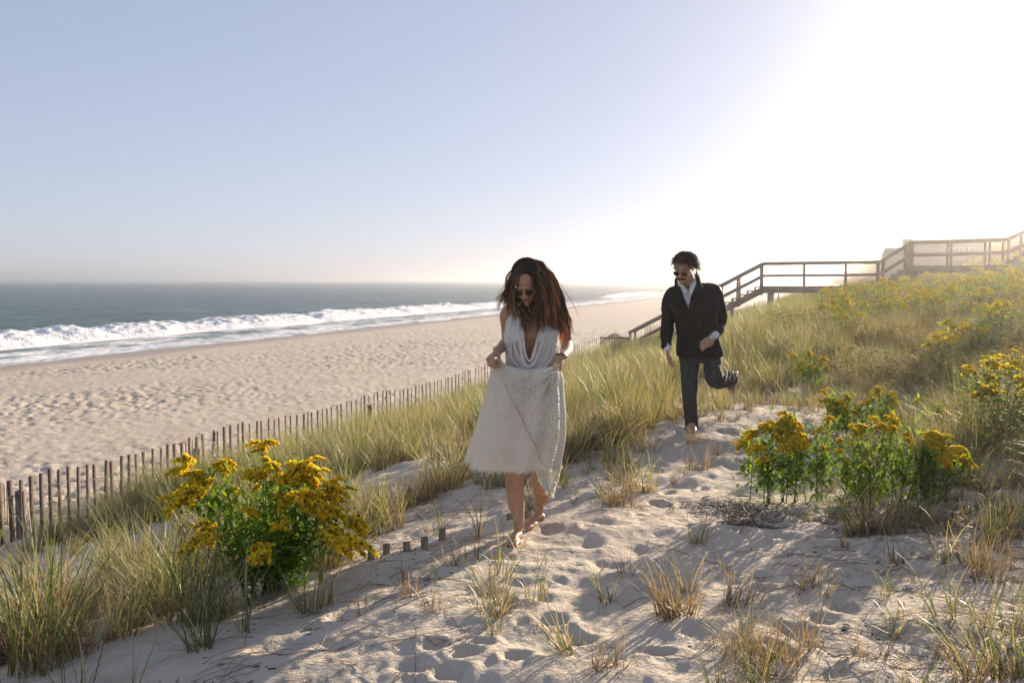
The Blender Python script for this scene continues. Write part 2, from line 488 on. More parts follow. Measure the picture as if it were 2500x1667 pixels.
# the breaking wave: a long churned roll of foam parallel to the shore
vs = np.concatenate([np.arange(-40, 90, .22), np.geomspace(90, 700, 420)])
ss = np.linspace(0, 1, 46)
VV, S = np.meshgrid(vs, ss, indexing='ij')
amp = .62 + .30 * pnoise(VV * .12, 1.1, 80) + .22 * pnoise(VV * .33, 4.1, 81)
amp = amp * (1 - .9 * sstep(150, 185, VV) * (1 - sstep(205, 240, VV)) )
gap = np.clip(pnoise(VV * .02, 9.9, 82) * 3 + 1.1, 0, 1); amp = amp * np.where(VV > 130, gap, 1)
prof = np.sin(np.pi * np.clip(S, 0, 1) ** .72) ** .8
Ub = -52.6 + S * 5.6 + 1.1 * pnoise(VV * .04, 2.2, 83) + .5 * pnoise(VV * .21, 7.7, 84) * S
Ub = Ub + .30 * prof * np.sin(VV * .9 + 2 * pnoise(VV * .3, 1, 85))
Zb = -4.32 + amp * prof * 1.55
lumps = fbm(VV * 1.2, Ub * 1.6, 4, 86)
Zb = Zb + .26 * lumps * prof * np.clip(amp * 1.4, .1, 1)
Ub = Ub + .35 * fbm(VV * 1.5 + 40, S * 6, 3, 88) * prof
Xb, Yb = xy(Ub, VV)
nv, ns = VV.shape
i = np.arange(nv - 1)[:, None] * ns; j = np.arange(ns - 1)[None, :]
F = np.stack([i + j, i + j + 1, i + ns + j + 1, i + ns + j], -1).reshape(-1, 4)
me = new_mesh('breaker', np.stack([Xb.ravel(), Yb.ravel(), Zb.ravel() + CAMZ], 1), F[:, ::-1])
link('breaking_wave', me, M['foam'], kind='structure')

# slight beach haze; lens glare towards the sun put into its scattering
hzm = bpy.data.materials.new('haze'); hzm.use_nodes = True
hn = hzm.node_tree; hn.nodes.clear()
pv = hn.nodes.new('ShaderNodeVolumePrincipled'); ho_ = hn.nodes.new('ShaderNodeOutputMaterial')
pv.inputs['Color'].default_value = (.96, .95, .94, 1); pv.inputs['Density'].default_value = HAZE_D; pv.inputs['Anisotropy'].default_value = HAZE_G
hn.links.new(pv.outputs[0], ho_.inputs['Volume'])
V, F = box(34000, 34000, 35, (0, 0, -3.5))
link('haze', new_mesh('haze', V, F, smooth=False), hzm, kind='stuff')

# ================================================================== boardwalk, fences, gate, house
BV = 49.7                          # the boardwalk crosses the dune at this distance along the shore
def bw(u, dv, z):                  # point on the boardwalk; z relative to the eye
    x, y = xy(u, BV + dv); return np.array([x, y, CAMZ + z])

BW = 1.25
prof_u = [-9.4, -2.88, 2.47, 3.81, 7.84, 11.0]
prof_z = [-3.75, -.30, -.25, .66, .74, 2.2]
def deck_z(u): return float(np.interp(u, prof_u, prof_z))
ox, oy = xy(-2.88, BV)
walk = link('boardwalk', None, loc=(ox, oy, gz(ox, oy)), label='weathered grey wooden boardwalk with stairs and railings crossing the dune', cat='boardwalk')
WO = np.array(walk.location)
def wpart(name, vf, mat=None, kind=None, label=None, parent=walk, O=WO):
    V, F = vf
    return link(name, new_mesh(name, V - O, F, smooth=False), mat or M['deckwood'], parent, kind=kind, label=label)
segs = list(zip(prof_u[:-1], prof_u[1:]))
for side, dv in (('near', 0.0), ('far', BW)):
    for k, (u0, u1) in enumerate(segs):
        z0, z1 = deck_z(u0), deck_z(u1)
        e = .012 * (k % 2)
        wpart('handrail', beam(bw(u0, dv, z0 + 1.10 + e), bw(u1, dv, z1 + 1.10 + e), .17, .15))
        wpart('middle_rail', beam(bw(u0, dv, z0 + .52), bw(u1, dv, z1 + .52), .045, .13))
        wpart('stringer' if k in (0, 2, 4) else 'rim_joist', beam(bw(u0, dv, z0 - .17), bw(u1, dv, z1 - .17), .06, .30))
    pu = [-9.3, -7.6, -6.1, -4.9, -4.05, -2.95, -.95, .95, 2.40, 2.62, 3.62, 3.85, 5.5, 7.1, 7.86, 8.6, 10.2]
    for u in pu:
        o = .10 if side == 'far' else 0
        z = deck_z(u)
        wpart('post', beam(bw(u, dv + (.07 if side == 'far' else -.07), z - .38), bw(u, dv + (.07 if side == 'far' else -.07), z + 1.04), .10, .10, up=(.3, 1, 0)))
# treads and deck boards
for (u0, u1) in segs:
    z0, z1 = deck_z(u0), deck_z(u1)
    if abs(z1 - z0) > .5:
        n = int(round((z1 - z0) / .19))
        for k in range(n):
            ua = u0 + (u1 - u0) * (k + .5) / n; za = z0 + (z1 - z0) * (k + 1) / n - .02
            w = (u1 - u0) / n
            wpart('stair_tread', beam(bw(ua, .06, za), bw(ua, BW - .06, za), w * .96, .05, up=(0, 0, 1)))
            wpart('stair_riser', beam(bw(ua - w * .5, .0, za - .11), bw(ua - w * .5, BW, za - .11), .03, .17, up=(0, 0, 1)))
    else:
        n = int((u1 - u0) / .148)
        for k in range(n):
            ua = u0 + (k + .5) * (u1 - u0) / n
            wpart('deck_plank', beam(bw(ua, -.03, z0 + .005), bw(ua, BW + .03, z0 + .005), .14, .045, up=(0, 0, 1)))
for u, w in ((-2.5, .36), (.35, .34), (4.0, .36), (7.2, .30)):
    for dv in (.18, BW - .2):
        x, y = xy(u, BV + dv)
        wpart('piling', beam([x, y, gz(x, y) - .3], [x, y, CAMZ + deck_z(u) - .30], w * .75, w * .75, up=(CA, -SA, 0)))
# lower stair piles
for u in (-8.2, -6.0, -4.3):
    x, y = xy(u, BV + .1)
    wpart('piling', beam([x, y, gz(x, y) - .3], [x, y, CAMZ + deck_z(u) - .2], .16, .16, up=(CA, -SA, 0)))
p0 = bw(-2.1, -.1, -.35); p1 = bw(-2.12, -.1, -1.25)
wpart('brace', beam(p0, p1, .05, .05, up=(0, 1, 0)), M['paleslat'])

# white strip hanging under the deck
hx = bw(.98, -.16, -.40)
n = 9; tt = np.linspace(0, 1, n)
C = np.stack([hx[0] + .05 * np.sin(tt * 7), hx[1] + .02 * np.cos(tt * 5), hx[2] - .72 * tt], 1)
Wd = .085 * (1 - .45 * tt) + .02 * np.sin(tt * 11)
Vt = np.concatenate([C + np.outer(Wd, [1, 0, 0]) + [0, -.012, 0], C - np.outer(Wd, [1, 0, 0]) + [0, -.012, 0], C + np.outer(Wd, [1, 0, 0]) + [0, .012, 0], C - np.outer(Wd, [1, 0, 0]) + [0, .012, 0]])
Ft = [(i, i + 1, n + i + 1, n + i) for i in range(n - 1)] + [(2 * n + i + 1, 2 * n + i, 3 * n + i, 3 * n + i + 1) for i in range(n - 1)] + [(i + 1, i, 2 * n + i, 2 * n + i + 1) for i in range(n - 1)] + [(n + i, n + i + 1, 3 * n + i + 1, 3 * n + i) for i in range(n - 1)]
M['cloth'] = simple('white_cloth', (.8, .8, .78), rough=.9)
link('hanging_cloth', new_mesh('hanging_cloth', Vt - C[0], Ft), M['cloth'], loc=C[0], label='white strip of cloth hanging below the boardwalk deck', cat='cloth')

# ---- snow fence along the foot of the dune
slat_me = {}
def slat_mesh(h, mat, w=.045):
    key = (round(h, 1), mat, w)
    if key not in slat_me:
        V, F = box(w, .012, h, (0, 0, h / 2))
        V[:, 0] *= np.where(V[:, 2] > h / 2, 1, .97)
        me = new_mesh('slat', V, F, smooth=False); me.materials.append(M[mat]); slat_me[key] = me
    return slat_me[key]
def fence_run(parent, O, pts, hvis, mat='slat', jit=.03, w=.045, ztop=None, wires=(.25, .62), yaw=0):
    tops = []
    for k, (x, y) in enumerate(pts):
        g = gz(x, y)
        h = hvis[k] if hasattr(hvis, '__len__') else hvis
        zt = (ztop[k] if ztop is not None else g + h) + random.uniform(-jit, jit)
        L = zt - g + .15
        me = slat_mesh(L, mat, w)
        j = min(k + 1, len(pts) - 1); i0 = max(0, k - 1)
        a = math.atan2(pts[j][1] - pts[i0][1], pts[j][0] - pts[i0][0])
        o = link('slat', me, None, parent, loc=(x - O[0], y - O[1], g - .15 - O[2]), rot=(random.uniform(-.02, .02), random.uniform(-.022, .022) if random.random() > .07 else random.uniform(-.14, .14), a + random.uniform(-.2, .2)))
        o.scale = (1, 1, L / round(L, 1))
        tops.append((x, y, zt))
    for f in wires:
        ps = [np.array([x, y, zt - (1 - f) * .75 * (hvis if not hasattr(hvis, '__len__') else hvis[i])]) for i, (x, y, zt) in enumerate(tops)]
        C = np.array(ps)[None]
        V, F = tube_strands(C, np.full((1, len(ps)), .007), 4)
        link('wire', new_mesh('wire', V - O, F), M['wire'], parent)
    return tops

def pix_pitch(px): return float(np.interp(px, [-200, 0, 300, 530, 800, 1060, 1169, 1400, 1470, 1600], [30, 25, 20, 16.5, 12, 9, 7.6, 4.6, 4.6, 4.6]))
def fence_xy(px):
    t = ray(px, 684)[0]
    Yf = 9.9 / (SA - t * CA)
    return t * Yf, Yf
pts, px = [], -150
while px < 1478:
    pts.append(fence_xy(px)); px += pix_pitch(px)
fo = np.array([*fence_xy(300), 0]); fo[2] = gz(fo[0], fo[1])
fence = link('snow_fence', None, loc=fo, label='long dark snow fence of thin wooden slats at the foot of the dune', cat='fence')
zt = [CAMZ - 2.60 + .05 * math.sin(i * .23) + .04 * math.sin(i * .071) for i in range(len(pts))]
fence_run(fence, fo, pts, .85, ztop=zt, w=.066, jit=.035)
for px in (30, 470, 900, 1300):
    x, y = fence_xy(px)
    V, F = beam([x, y + .05, gz(x, y) - .2], [x, y + .05, gz(x, y) + .62], .10, .10, up=(0, 1, 0))
    link('fence_post', new_mesh('fence_post', V - fo, F, smooth=False), M['wood'], fence)

# pale panels set square to the fence
def pale_panel(vx0, vx1, vyt, Y, label, hh):
    xs = np.linspace(vx0, vx1, 8)
    pts = [tuple(at(x, vyt, Y + .12 * i)[:2]) for i, x in enumerate(xs)]
    zt_ = [at(x, vyt - 1.2 * i, Y + .12 * i)[2] for i, x in enumerate(xs)]
    o = np.array([*pts[3], gz(*pts[3])])
    e = link('snow_fence', None, loc=o, label=label, cat='fence')
    fence_run(e, o, pts, hh, mat='paleslat', ztop=zt_, w=.05, jit=.02)
pale_panel(400, 451, 1022, 16.4, 'short pale panel of snow fence just above the left goldenrod', .8)
pale_panel(-14, 20, 1118, 13.2, 'pale end of snow fence at the far left edge of the picture', .9)

M['stub'] = simple('old_slat_wood', (.36, .28, .20), (.20, .155, .115), rough=.85, scale=14, bump=.002, bscale=60, spec=.2, stretch=(5, 5, 1))
# the stub row of buried slats near the woman
stub_pts = [(853, 1273, 26), (889, 1262, 24), (935, 1253, 22), (976, 1243, 28), (1016, 1228, 28), (1171, 1187, 14), (1213, 1180, 16)]
xb, yb, zb = hit(935, 1262)
so = np.array([xb, yb, zb])
stub = link('buried_fence', None, loc=so, label='row of short buried fence stubs poking out of the sand by the bare feet', cat='fence')
for vx, vy, hp in stub_pts:
    x, y, z = hit(vx, vy + hp / 2)
    h = hp * 1.063 / FPX * y
    V, F = box(.040, .016, h + .12, (0, 0, (h - .12) / 2)); V[4:, 2] += .004
    o = link('slat', new_mesh('slat', V, F, smooth=False), M['stub'], stub, loc=np.array([x, y, gz(x, y)]) - so, rot=(random.uniform(-.06, .06), random.uniform(-.05, .05), random.uniform(-.2, .3)))

# arched gate beside the foot of the stairs
Yg = 49.2
gc = at(1412, 790, Yg); gc[2] = gz(gc[0], gc[1])
gate = link('garden_gate', None, loc=gc, label='arched picket gate standing open beside the foot of the boardwalk stairs', cat='gate')
ng = 14
for i in range(ng):
    f = i / (ng - 1)
    x = at(1386 + 50 * f, 790, Yg)[0]
    zt_ = at(0, 786 - 20 * math.sin(math.pi * (.08 + .84 * f)) ** 1.0 + 3 * (1 - f) - 2, Yg)[2] 
    zb_ = gc[2] - .2
    V, F = box(.055, .02, zt_ - zb_, (0, 0, (zt_ + zb_) / 2))
    V[:, 0] += x; V[:, 1] += Yg + .5 * f
    link('picket', new_mesh('picket', V - gc, F, smooth=False), M['slat'], gate)
for zpx, tilt in ((776, 0), (797, -.1)):
    p = at(1384, zpx, Yg - .04); q = at(1438, zpx + tilt * 40, Yg + .46)
    link('gate_rail', new_mesh('gate_rail', (lambda a: a[0] - gc)(beam(p, q, .04, .09)), beam(p, q, .04, .09)[1], smooth=False), M['slat'], gate)
for vx in (1382, 1441):
    p = at(vx, 774, Yg); b_ = p.copy(); b_[2] = gc[2] - .3
    V, F = beam(b_, p, .16, .16, up=(0, 1, 0))
    link('gate_post', new_mesh('gate_post', V - gc, F, smooth=False), M['wood'], gate)

# second fence beyond the stairs
p2 = []
for i in range(70):
    f = i / 69
    p2.append(xy(-9.3 + 5.6 * f, 54.0 + 13 * f))
o2 = np.array([*p2[20], gz(*p2[20])])
fence2 = link('snow_fence', None, loc=o2, label='distant snow fence climbing the dune beyond the boardwalk stairs', cat='fence')
fence_run(fence2, o2, p2, 1.0, w=.055, jit=.08)

# ---- shingled house behind the crest
hY = 78.0
def hp(vx, z, dy=0):
    p = at(vx, 643, hY); return np.array([p[0], hY + dy, CAMZ + z])
hpx = (FPX / 1.063) / hY          # view pixels per metre at the house
zt_ = (643 - 566) / hpx
zroof = (643 - 559) / hpx
xL, xR = hp(2034, 0)[0], hp(2262, 0)[0]
hb = gz((xL + xR) / 2, hY + 5) - 1.0
ho = np.array([(xL + xR) / 2, hY, hb])
M['shingle'] = simple('cedar_shingle', (.40, .34, .30), (.31, .26, .235), rough=.85, scale=14, stretch=(.4, .4, 3))
M['roof'] = simple('roof_shingle', (.33, .28, .25), (.26, .22, .20), rough=.85, scale=14, stretch=(.4, .4, 3))
M['trim'] = simple('white_trim', (.75, .74, .72), rough=.5)
M['glass'] = simple('window_glass', (.30, .34, .36), rough=.12, spec=.8)
M['brick'] = simple('pale_chimney_stone', (.50, .42, .32), (.42, .35, .27), rough=.85, scale=8)
house = link('beach_house', None, loc=ho, rot=(0, 0, -math.atan2(SA, CA) - .05), label='pale shingled beach house with a chimney behind the upper boardwalk', cat='house')
def hpart(name, vf, mat, parent=house):
    V, F = vf
    return link(name, new_mesh(name, V - ho, F, smooth=False), mat, parent)
D = 10.0
W = xR - xL
zw = CAMZ + 2.0 / 1
# walls below, steep mansard-like roof above
hpart('wall', box(W, D, zw - hb, ((xL + xR) / 2, hY + D / 2, (zw + hb) / 2)), M['shingle'])
ztop = CAMZ + zt_
for a in range(1):
    x0, x1, y0, y1 = xL - .1, xR + .1, hY - .1, hY + D + .1
    i_ = .25
    V = np.array([(x0, y0, zw), (x1, y0, zw), (x1, y1, zw), (x0, y1, zw), (x0 + i_, y0 + .9, ztop), (x1 - i_, y0 + .9, ztop), (x1 - i_, y1 - .9, ztop), (x0 + i_, y1 - .9, ztop)])
    F = np.array([(0, 1, 5, 4), (1, 2, 6, 5), (2, 3, 7, 6), (3, 0, 4, 7), (4, 5, 6, 7), (3, 2, 1, 0)])
    hpart('roof', (V, F), M['roof'])
# upper, set-back roof block
V, F = box(W * .74, D * .5, .55, (xR - W * .38, hY + D * .55, ztop + .25)); hpart('ridge', (V, F), M['roof'])
cx = hp(2087, 0)[0]
V, F = box(.66, .8, (643 - 549) / hpx + CAMZ - ztop + 1.2, (cx, hY + 2.0, (CAMZ + (643 - 549) / hpx + ztop - 1.2) / 2)); ch = hpart('chimney', (V, F), M['brick'])
V, F = box(.78, .92, .12, (cx, hY + 2.0, CAMZ + (643 - 549) / hpx + .055)); link('chimney_cap', new_mesh('chimney_cap', V - ho, F, smooth=False), M['brick'], ch)
for vx in (2170, 2181, 2192, 2203, 2214, 2225):
    p = hp(vx, 0)
    sl = .9 * (.62)
    V, F = box(.30, .05, .30, (p[0], hY - .12 + .62 - .1, zw + (ztop - zw) * .70)); w_ = hpart('window', (V, F), M['trim'])
    V, F = box(.22, .02, .22, (p[0], hY - .12 + .62 - .14, zw + (ztop - zw) * .70)); link('pane', new_mesh('pane', V - ho, F, smooth=False), M['glass'], w_)
# weather vane like finial on the ridge
px_ = hp(2177, 0)[0]
Vf, Ff = join([beam([px_, hY + D * .55, ztop + .5], [px_, hY + D * .55, CAMZ + 3.35], .05, .05, up=(0, 1, 0)), beam([px_ - .18, hY + D * .55, CAMZ + 3.02], [px_ + .18, hY + D * .55, CAMZ + 3.05], .05, .10), beam([px_ - .05, hY + D * .55 - .01, CAMZ + 2.9], [px_ + .06, hY + D * .55 - .01, CAMZ + 3.25], .04, .12)])
hpart('weather_vane', (Vf, Ff), M['wood'])

# small things far down the beach
bx, by, bz = xy(-27.5, 232)[0], xy(-27.5, 232)[1], 0
bz = gz(bx, by)
dw = link('driftwood_pile', None, loc=(bx, by, bz), label='small dark heap with upright sticks far down the beach', cat='driftwood')
for i in range(9):
    x = (i - 4) * .26; h = random.uniform(.5, 1.25)
    V, F = beam([x, 0, 0], [x + random.uniform(-.25, .25), random.uniform(-.2, .2), h], .12, .12, up=(0, 1, 0))
    link('stick', new_mesh('stick', V, F, smooth=False), M['slat'], dw)
V, F = box(2.6, .8, .35, (-.6, 0, .1)); V[:, 2] += .08 * np.sin(V[:, 0] * 5)
link('log', new_mesh('log', V, F, smooth=False), M['slat'], dw)

# ================================================================== plants
def unit(a): return a / (np.linalg.norm(a, axis=-1, keepdims=True) + 1e-9)
def blades(base, az, L, lean, bend, w, cb, cm, ct, S=5, twist=None, r=None, tipw=.12):
    """ribbons: lean = start angle from vertical, bend = extra angle at the tip"""
    n = len(base); s = np.linspace(0, 1, S + 1)
    th = lean[:, None] + bend[:, None] * s[None] ** 1.4
    ds = (L / S)[:, None]
    hz = np.concatenate([np.zeros((n, 1)), np.cumsum(np.sin(th[:, :-1]) * ds, 1)], 1)
    vz = np.concatenate([np.zeros((n, 1)), np.cumsum(np.cos(th[:, :-1]) * ds, 1)], 1)
    d = np.stack([np.sin(az), np.cos(az)], 1)
    C = np.zeros((n, S + 1, 3)); C[..., :2] = base[:, None, :2] + d[:, None] * hz[..., None]; C[..., 2] = base[:, None, 2] + vz
    tw = az + np.pi / 2 + (twist if twist is not None else 0)
    side = np.stack([np.sin(tw), np.cos(tw), np.zeros(n)], 1)
    ww = w[:, None] * (1 - (1 - tipw) * s[None] ** 1.6) * .5
    V = np.stack([C - side[:, None] * ww[..., None], C + side[:, None] * ww[..., None]], 2).reshape(-1, 3)
    m = np.clip(s * 2, 0, 1)[None, :, None]; k = np.clip(s * 2 - 1, 0, 1)[None, :, None]
    c = (cb[:, None] * (1 - m) + cm[:, None] * m) * (1 - k) + ct[:, None] * k
    c = np.repeat(c[:, :, None], 2, 2).reshape(-1, 3)
    i = np.arange(n)[:, None] * (S + 1) * 2; j = np.arange(S)[None] * 2
    F = np.stack([i + j, i + j + 1, i + j + 3, i + j + 2], -1).reshape(-1, 4)
    return V, F, c
def jitc(r, c, n, a=.25):
    c = np.asarray(c)[None] * (1 + r.uniform(-a, a, (n, 1))); return c * (1 + r.uniform(-.07, .07, (n, 3)))
GREEN = (.150, .215, .055); DGREEN = (.085, .150, .048); STRAW = (.43, .355, .225); BROWN = (.21, .135, .085); PALE = (.56, .47, .31); GREY = (.27, .22, .17)
def tuft(seed, n=90, kind='mixed', h=.62, spread=.10):
    r = np.random.default_rng(seed)
    fr = {'green': .55, 'mixed': .34, 'dry': .06, 'stub': 0.0, 'sparse': .6}[kind]
    g = r.random(n) < fr
    rr = spread * np.sqrt(r.random(n)); aa = r.uniform(0, 2 * np.pi, n)
    base = np.stack([rr * np.cos(aa), rr * np.sin(aa), np.full(n, -.04)], 1)
    az = aa * 0 + np.arctan2(base[:, 0], base[:, 1]) + r.normal(0, 1.1, n)
    L = h * r.uniform(.5, 1.1, n) * np.where(g, 1.0, .82)
    lean = np.abs(r.normal(.17, .2, n)); bend = np.abs(r.normal(.85, .65, n))
    if kind == 'stub':
        L = h * r.uniform(.25, 1.0, n) ** 1.3; bend *= .35; lean *= 1.4
    # wind leans everything a little to the left of the picture
    dx = -.16
    w = r.uniform(.0045, .0095, n) * (1.35 if kind == 'stub' else 1) * min(1, max(.45, h / .42))
    cm = np.where(g[:, None], jitc(r, GREEN, n) * r.uniform(.7, 1.2, (n, 1)), jitc(r, STRAW, n, .35))
    dg = r.random(n) < .35
    cm = np.where((g & dg)[:, None], jitc(r, DGREEN, n), cm)
    cb = np.where(g[:, None], cm * .6 + np.array(BROWN) * .5, jitc(r, BROWN, n, .3))
    ct = np.where(g[:, None], cm * .55 + np.array(STRAW) * .6, jitc(r, PALE, n, .2))
    if kind == 'dry':
        cm = jitc(r, (.27, .20, .14), n, .4); cb = jitc(r, (.19, .115, .075), n, .3); ct = jitc(r, (.46, .36, .24), n, .3)
    if kind == 'stub':
        cm = jitc(r, (.25, .185, .135), n, .4); cb = jitc(r, (.17, .11, .075), n, .3); ct = jitc(r, (.38, .30, .22), n, .3)
    V, F, c = blades(base, az, L, lean, bend, w, cb, cm, ct, S=6, twist=r.normal(0, .9, n))
    zz = np.clip(V[:, 2], 0, None)
    V[:, 0] += dx * zz ** 1.5 / max(h, .2) ** .5
    # thatch: dead leaves collapsed round the base
    m = int(n * (.45 if kind in ('mixed', 'dry', 'green') else .3))
    a2 = r.uniform(0, 2 * np.pi, m); b2 = np.stack([rr[:m] * .8 * np.cos(a2), rr[:m] * .8 * np.sin(a2), np.full(m, -.01)], 1)
    V2, F2, c2 = blades(b2, a2, h * r.uniform(.25, .6, m), r.uniform(.5, 1.2, m), r.uniform(.5, 1.2, m), r.uniform(.004, .007, m),
                        jitc(r, BROWN, m, .3), jitc(r, GREY, m, .4), jitc(r, STRAW, m, .35), S=4, twist=r.normal(0, 1, m))
    V2[:, 2] = np.maximum(V2[:, 2], .004)
    return np.concatenate([V, V2]), np.concatenate([F, F2 + len(V)]), np.concatenate([c, c2])

def seed_stalk(seed, h=.9, lean=.1, n=1):
    r = np.random.default_rng(seed)
    base = np.zeros((n, 3)); base[:, :2] = r.normal(0, .03, (n, 2))
    az = r.uniform(-1.9, -.9, n); L = h * r.uniform(.85, 1.1, n)
    V, F, c = blades(base, az, L, np.full(n, lean) + r.uniform(0, .1, n), np.full(n, .45), np.full(n, .005), jitc(r, STRAW, n), jitc(r, STRAW, n), jitc(r, STRAW, n), S=10, tipw=.5)
    # seed head: short bristles along the last fifth
    V = V.reshape(n, 11, 2, 3); tips = V[:, -3:, :, :].mean(2)
    parts = [(V.reshape(-1, 3), F, c)]
    for k in range(n):
        a, b = tips[k, 0], tips[k, -1]
        m = 36; t = r.random(m)[:, None]
        bb = a + (b - a) * t + r.normal(0, .003, (m, 3))
        d = math.atan2(b[0] - a[0], b[1] - a[1])
        v2, f2, c2 = blades(bb, r.normal(d, .8, m), r.uniform(.012, .022, m), r.uniform(.05, .3, m), r.uniform(0, .3, m), np.full(m, .0035), jitc(r, (.36, .27, .16), m), jitc(r, (.40, .30, .18), m), jitc(r, (.46, .36, .22), m), S=2)
        parts.append((v2, f2, c2))
    return merge(parts)
def merge(parts):
    V, F, c, n = [], [], [], 0
    for v, f, k in parts:
        V.append(v); F.append(f + n); c.append(k); n += len(v)
    return np.concatenate(V), np.concatenate(F), np.concatenate(c)

# --- goldenrod pieces
def leaf_mesh(L=.085, w=.017, seed=0, droop=.5):
    r = np.random.default_rng(seed)
    n = 7; s = np.linspace(0, 1, n)
    th = r.uniform(.2, .5) - droop * s * 1.4
    x = np.concatenate([[0], np.cumsum(np.cos(th[:-1]) * L / (n - 1))]); z = np.concatenate([[0], np.cumsum(np.sin(th[:-1]) * L / (n - 1))])
    ww = w * np.sin(np.pi * (s * .93 + .05)) ** .8
    V = np.concatenate([np.stack([x, ww, z + .25 * ww], 1), np.stack([x, 0 * x, z], 1), np.stack([x, -ww, z + .25 * ww], 1)])
    F = np.array([(i, i + 1, n + i + 1, n + i) for i in range(n - 1)] + [(n + i, n + i + 1, 2 * n + i + 1, 2 * n + i) for i in range(n - 1)])
    c = np.array((.16, .27, .055)) * r.uniform(.6, 1.35)
    c = np.repeat(c[None], len(V), 0); c[n:2 * n] *= 1.25
    return V, F, c
_oc = np.array([(1, 0, 0), (-1, 0, 0), (0, 1, 0), (0, -1, 0), (0, 0, 1), (0, 0, -1)], float)
_of = np.array([(0, 2, 4), (2, 1, 4), (1, 3, 4), (3, 0, 4), (2, 0, 5), (1, 2, 5), (3, 1, 5), (0, 3, 5)])
def florets(P, R, col):
    n = len(P)
    # two crossed petals' worth of surface per floret, turned every way
    g = np.random.default_rng(n); a = unit(g.normal(0, 1, (n, 3))); b = unit(np.cross(a, g.normal(0, 1, (n, 3)))); c_ = np.cross(a, b)
    R = R[:, None] * 1.35
    V = np.stack([P - a * R - b * R, P + a * R - b * R, P + a * R + b * R, P - a * R + b * R, P - a * R - c_ * R, P + a * R - c_ * R, P + a * R + c_ * R, P - a * R + c_ * R], 1).reshape(-1, 3)
    F = (np.arange(n)[:, None, None] * 8 + np.array([(0, 1, 2, 3), (4, 5, 6, 7)])[None]).reshape(-1, 4)
    return V, F, np.repeat(col, 8, 0)
YEL = np.array((.98, .80, .07))
def flower_head(seed, L=.13, W=.05, dens=560):
    """a plume: several arching sprays of tiny yellow florets, opening along +x"""
    r = np.random.default_rng(seed); P = []
    k = r.integers(5, 8)
    for b in range(k):
        t0 = b / k * .75
        az = r.uniform(-1.1, 1.1) * (1 - .3 * t0); l = L * r.uniform(.42, .8)
        m = dens // k
        s = r.random(m) ** .8
        o = np.array([t0 * L * .8, 0, t0 * L * .30])
        x = s * l * math.cos(az); y = s * l * math.sin(az); z = s * l * r.uniform(.1, .5) - (s ** 2) * l * r.uniform(.35, .75)
        rad_ = W * .34 * (1.0 - .55 * s)
        q = r.normal(0, 1, (m, 3)); q /= np.linalg.norm(q, axis=1, keepdims=True) + 1e-9
        q *= (rad_ * r.uniform(.35, 1, m) ** .5)[:, None]; q[:, 2] = np.abs(q[:, 2]) * 1.0 - .006
        P.append(o + np.stack([x, y, z], 1) + q)
    P = np.concatenate(P)
    n = len(P)
    col = YEL[None] * r.uniform(.65, 1.15, (n, 1)) * (1 + r.uniform(-.1, .1, (n, 3)))
    old = r.random(n) < .13; col[old] = np.array((.22, .22, .03)) * r.uniform(.6, 1.2, (old.sum(), 1))
    return florets(P, r.uniform(.0026, .0046, n), col)
HEADS = []
for s in range(6):
    V, F, c = flower_head(100 + s, L=.115 + .02 * (s % 3), W=.05 + .008 * (s % 2))
    me = new_mesh('flower_head', V, F, c, smooth=False); me.materials.append(M['flower']); HEADS.append(me)
LEAVES = []
for s in range(6):
    V, F, c = leaf_mesh(.075 + .010 * s, .0088 + .0014 * (s % 4), s, .3 + .12 * (s % 4))
    me = new_mesh('leaf', V, F, c); me.materials.append(M['leaf']); LEAVES.append(me)
STEMC = np.array((.13, .17, .05))
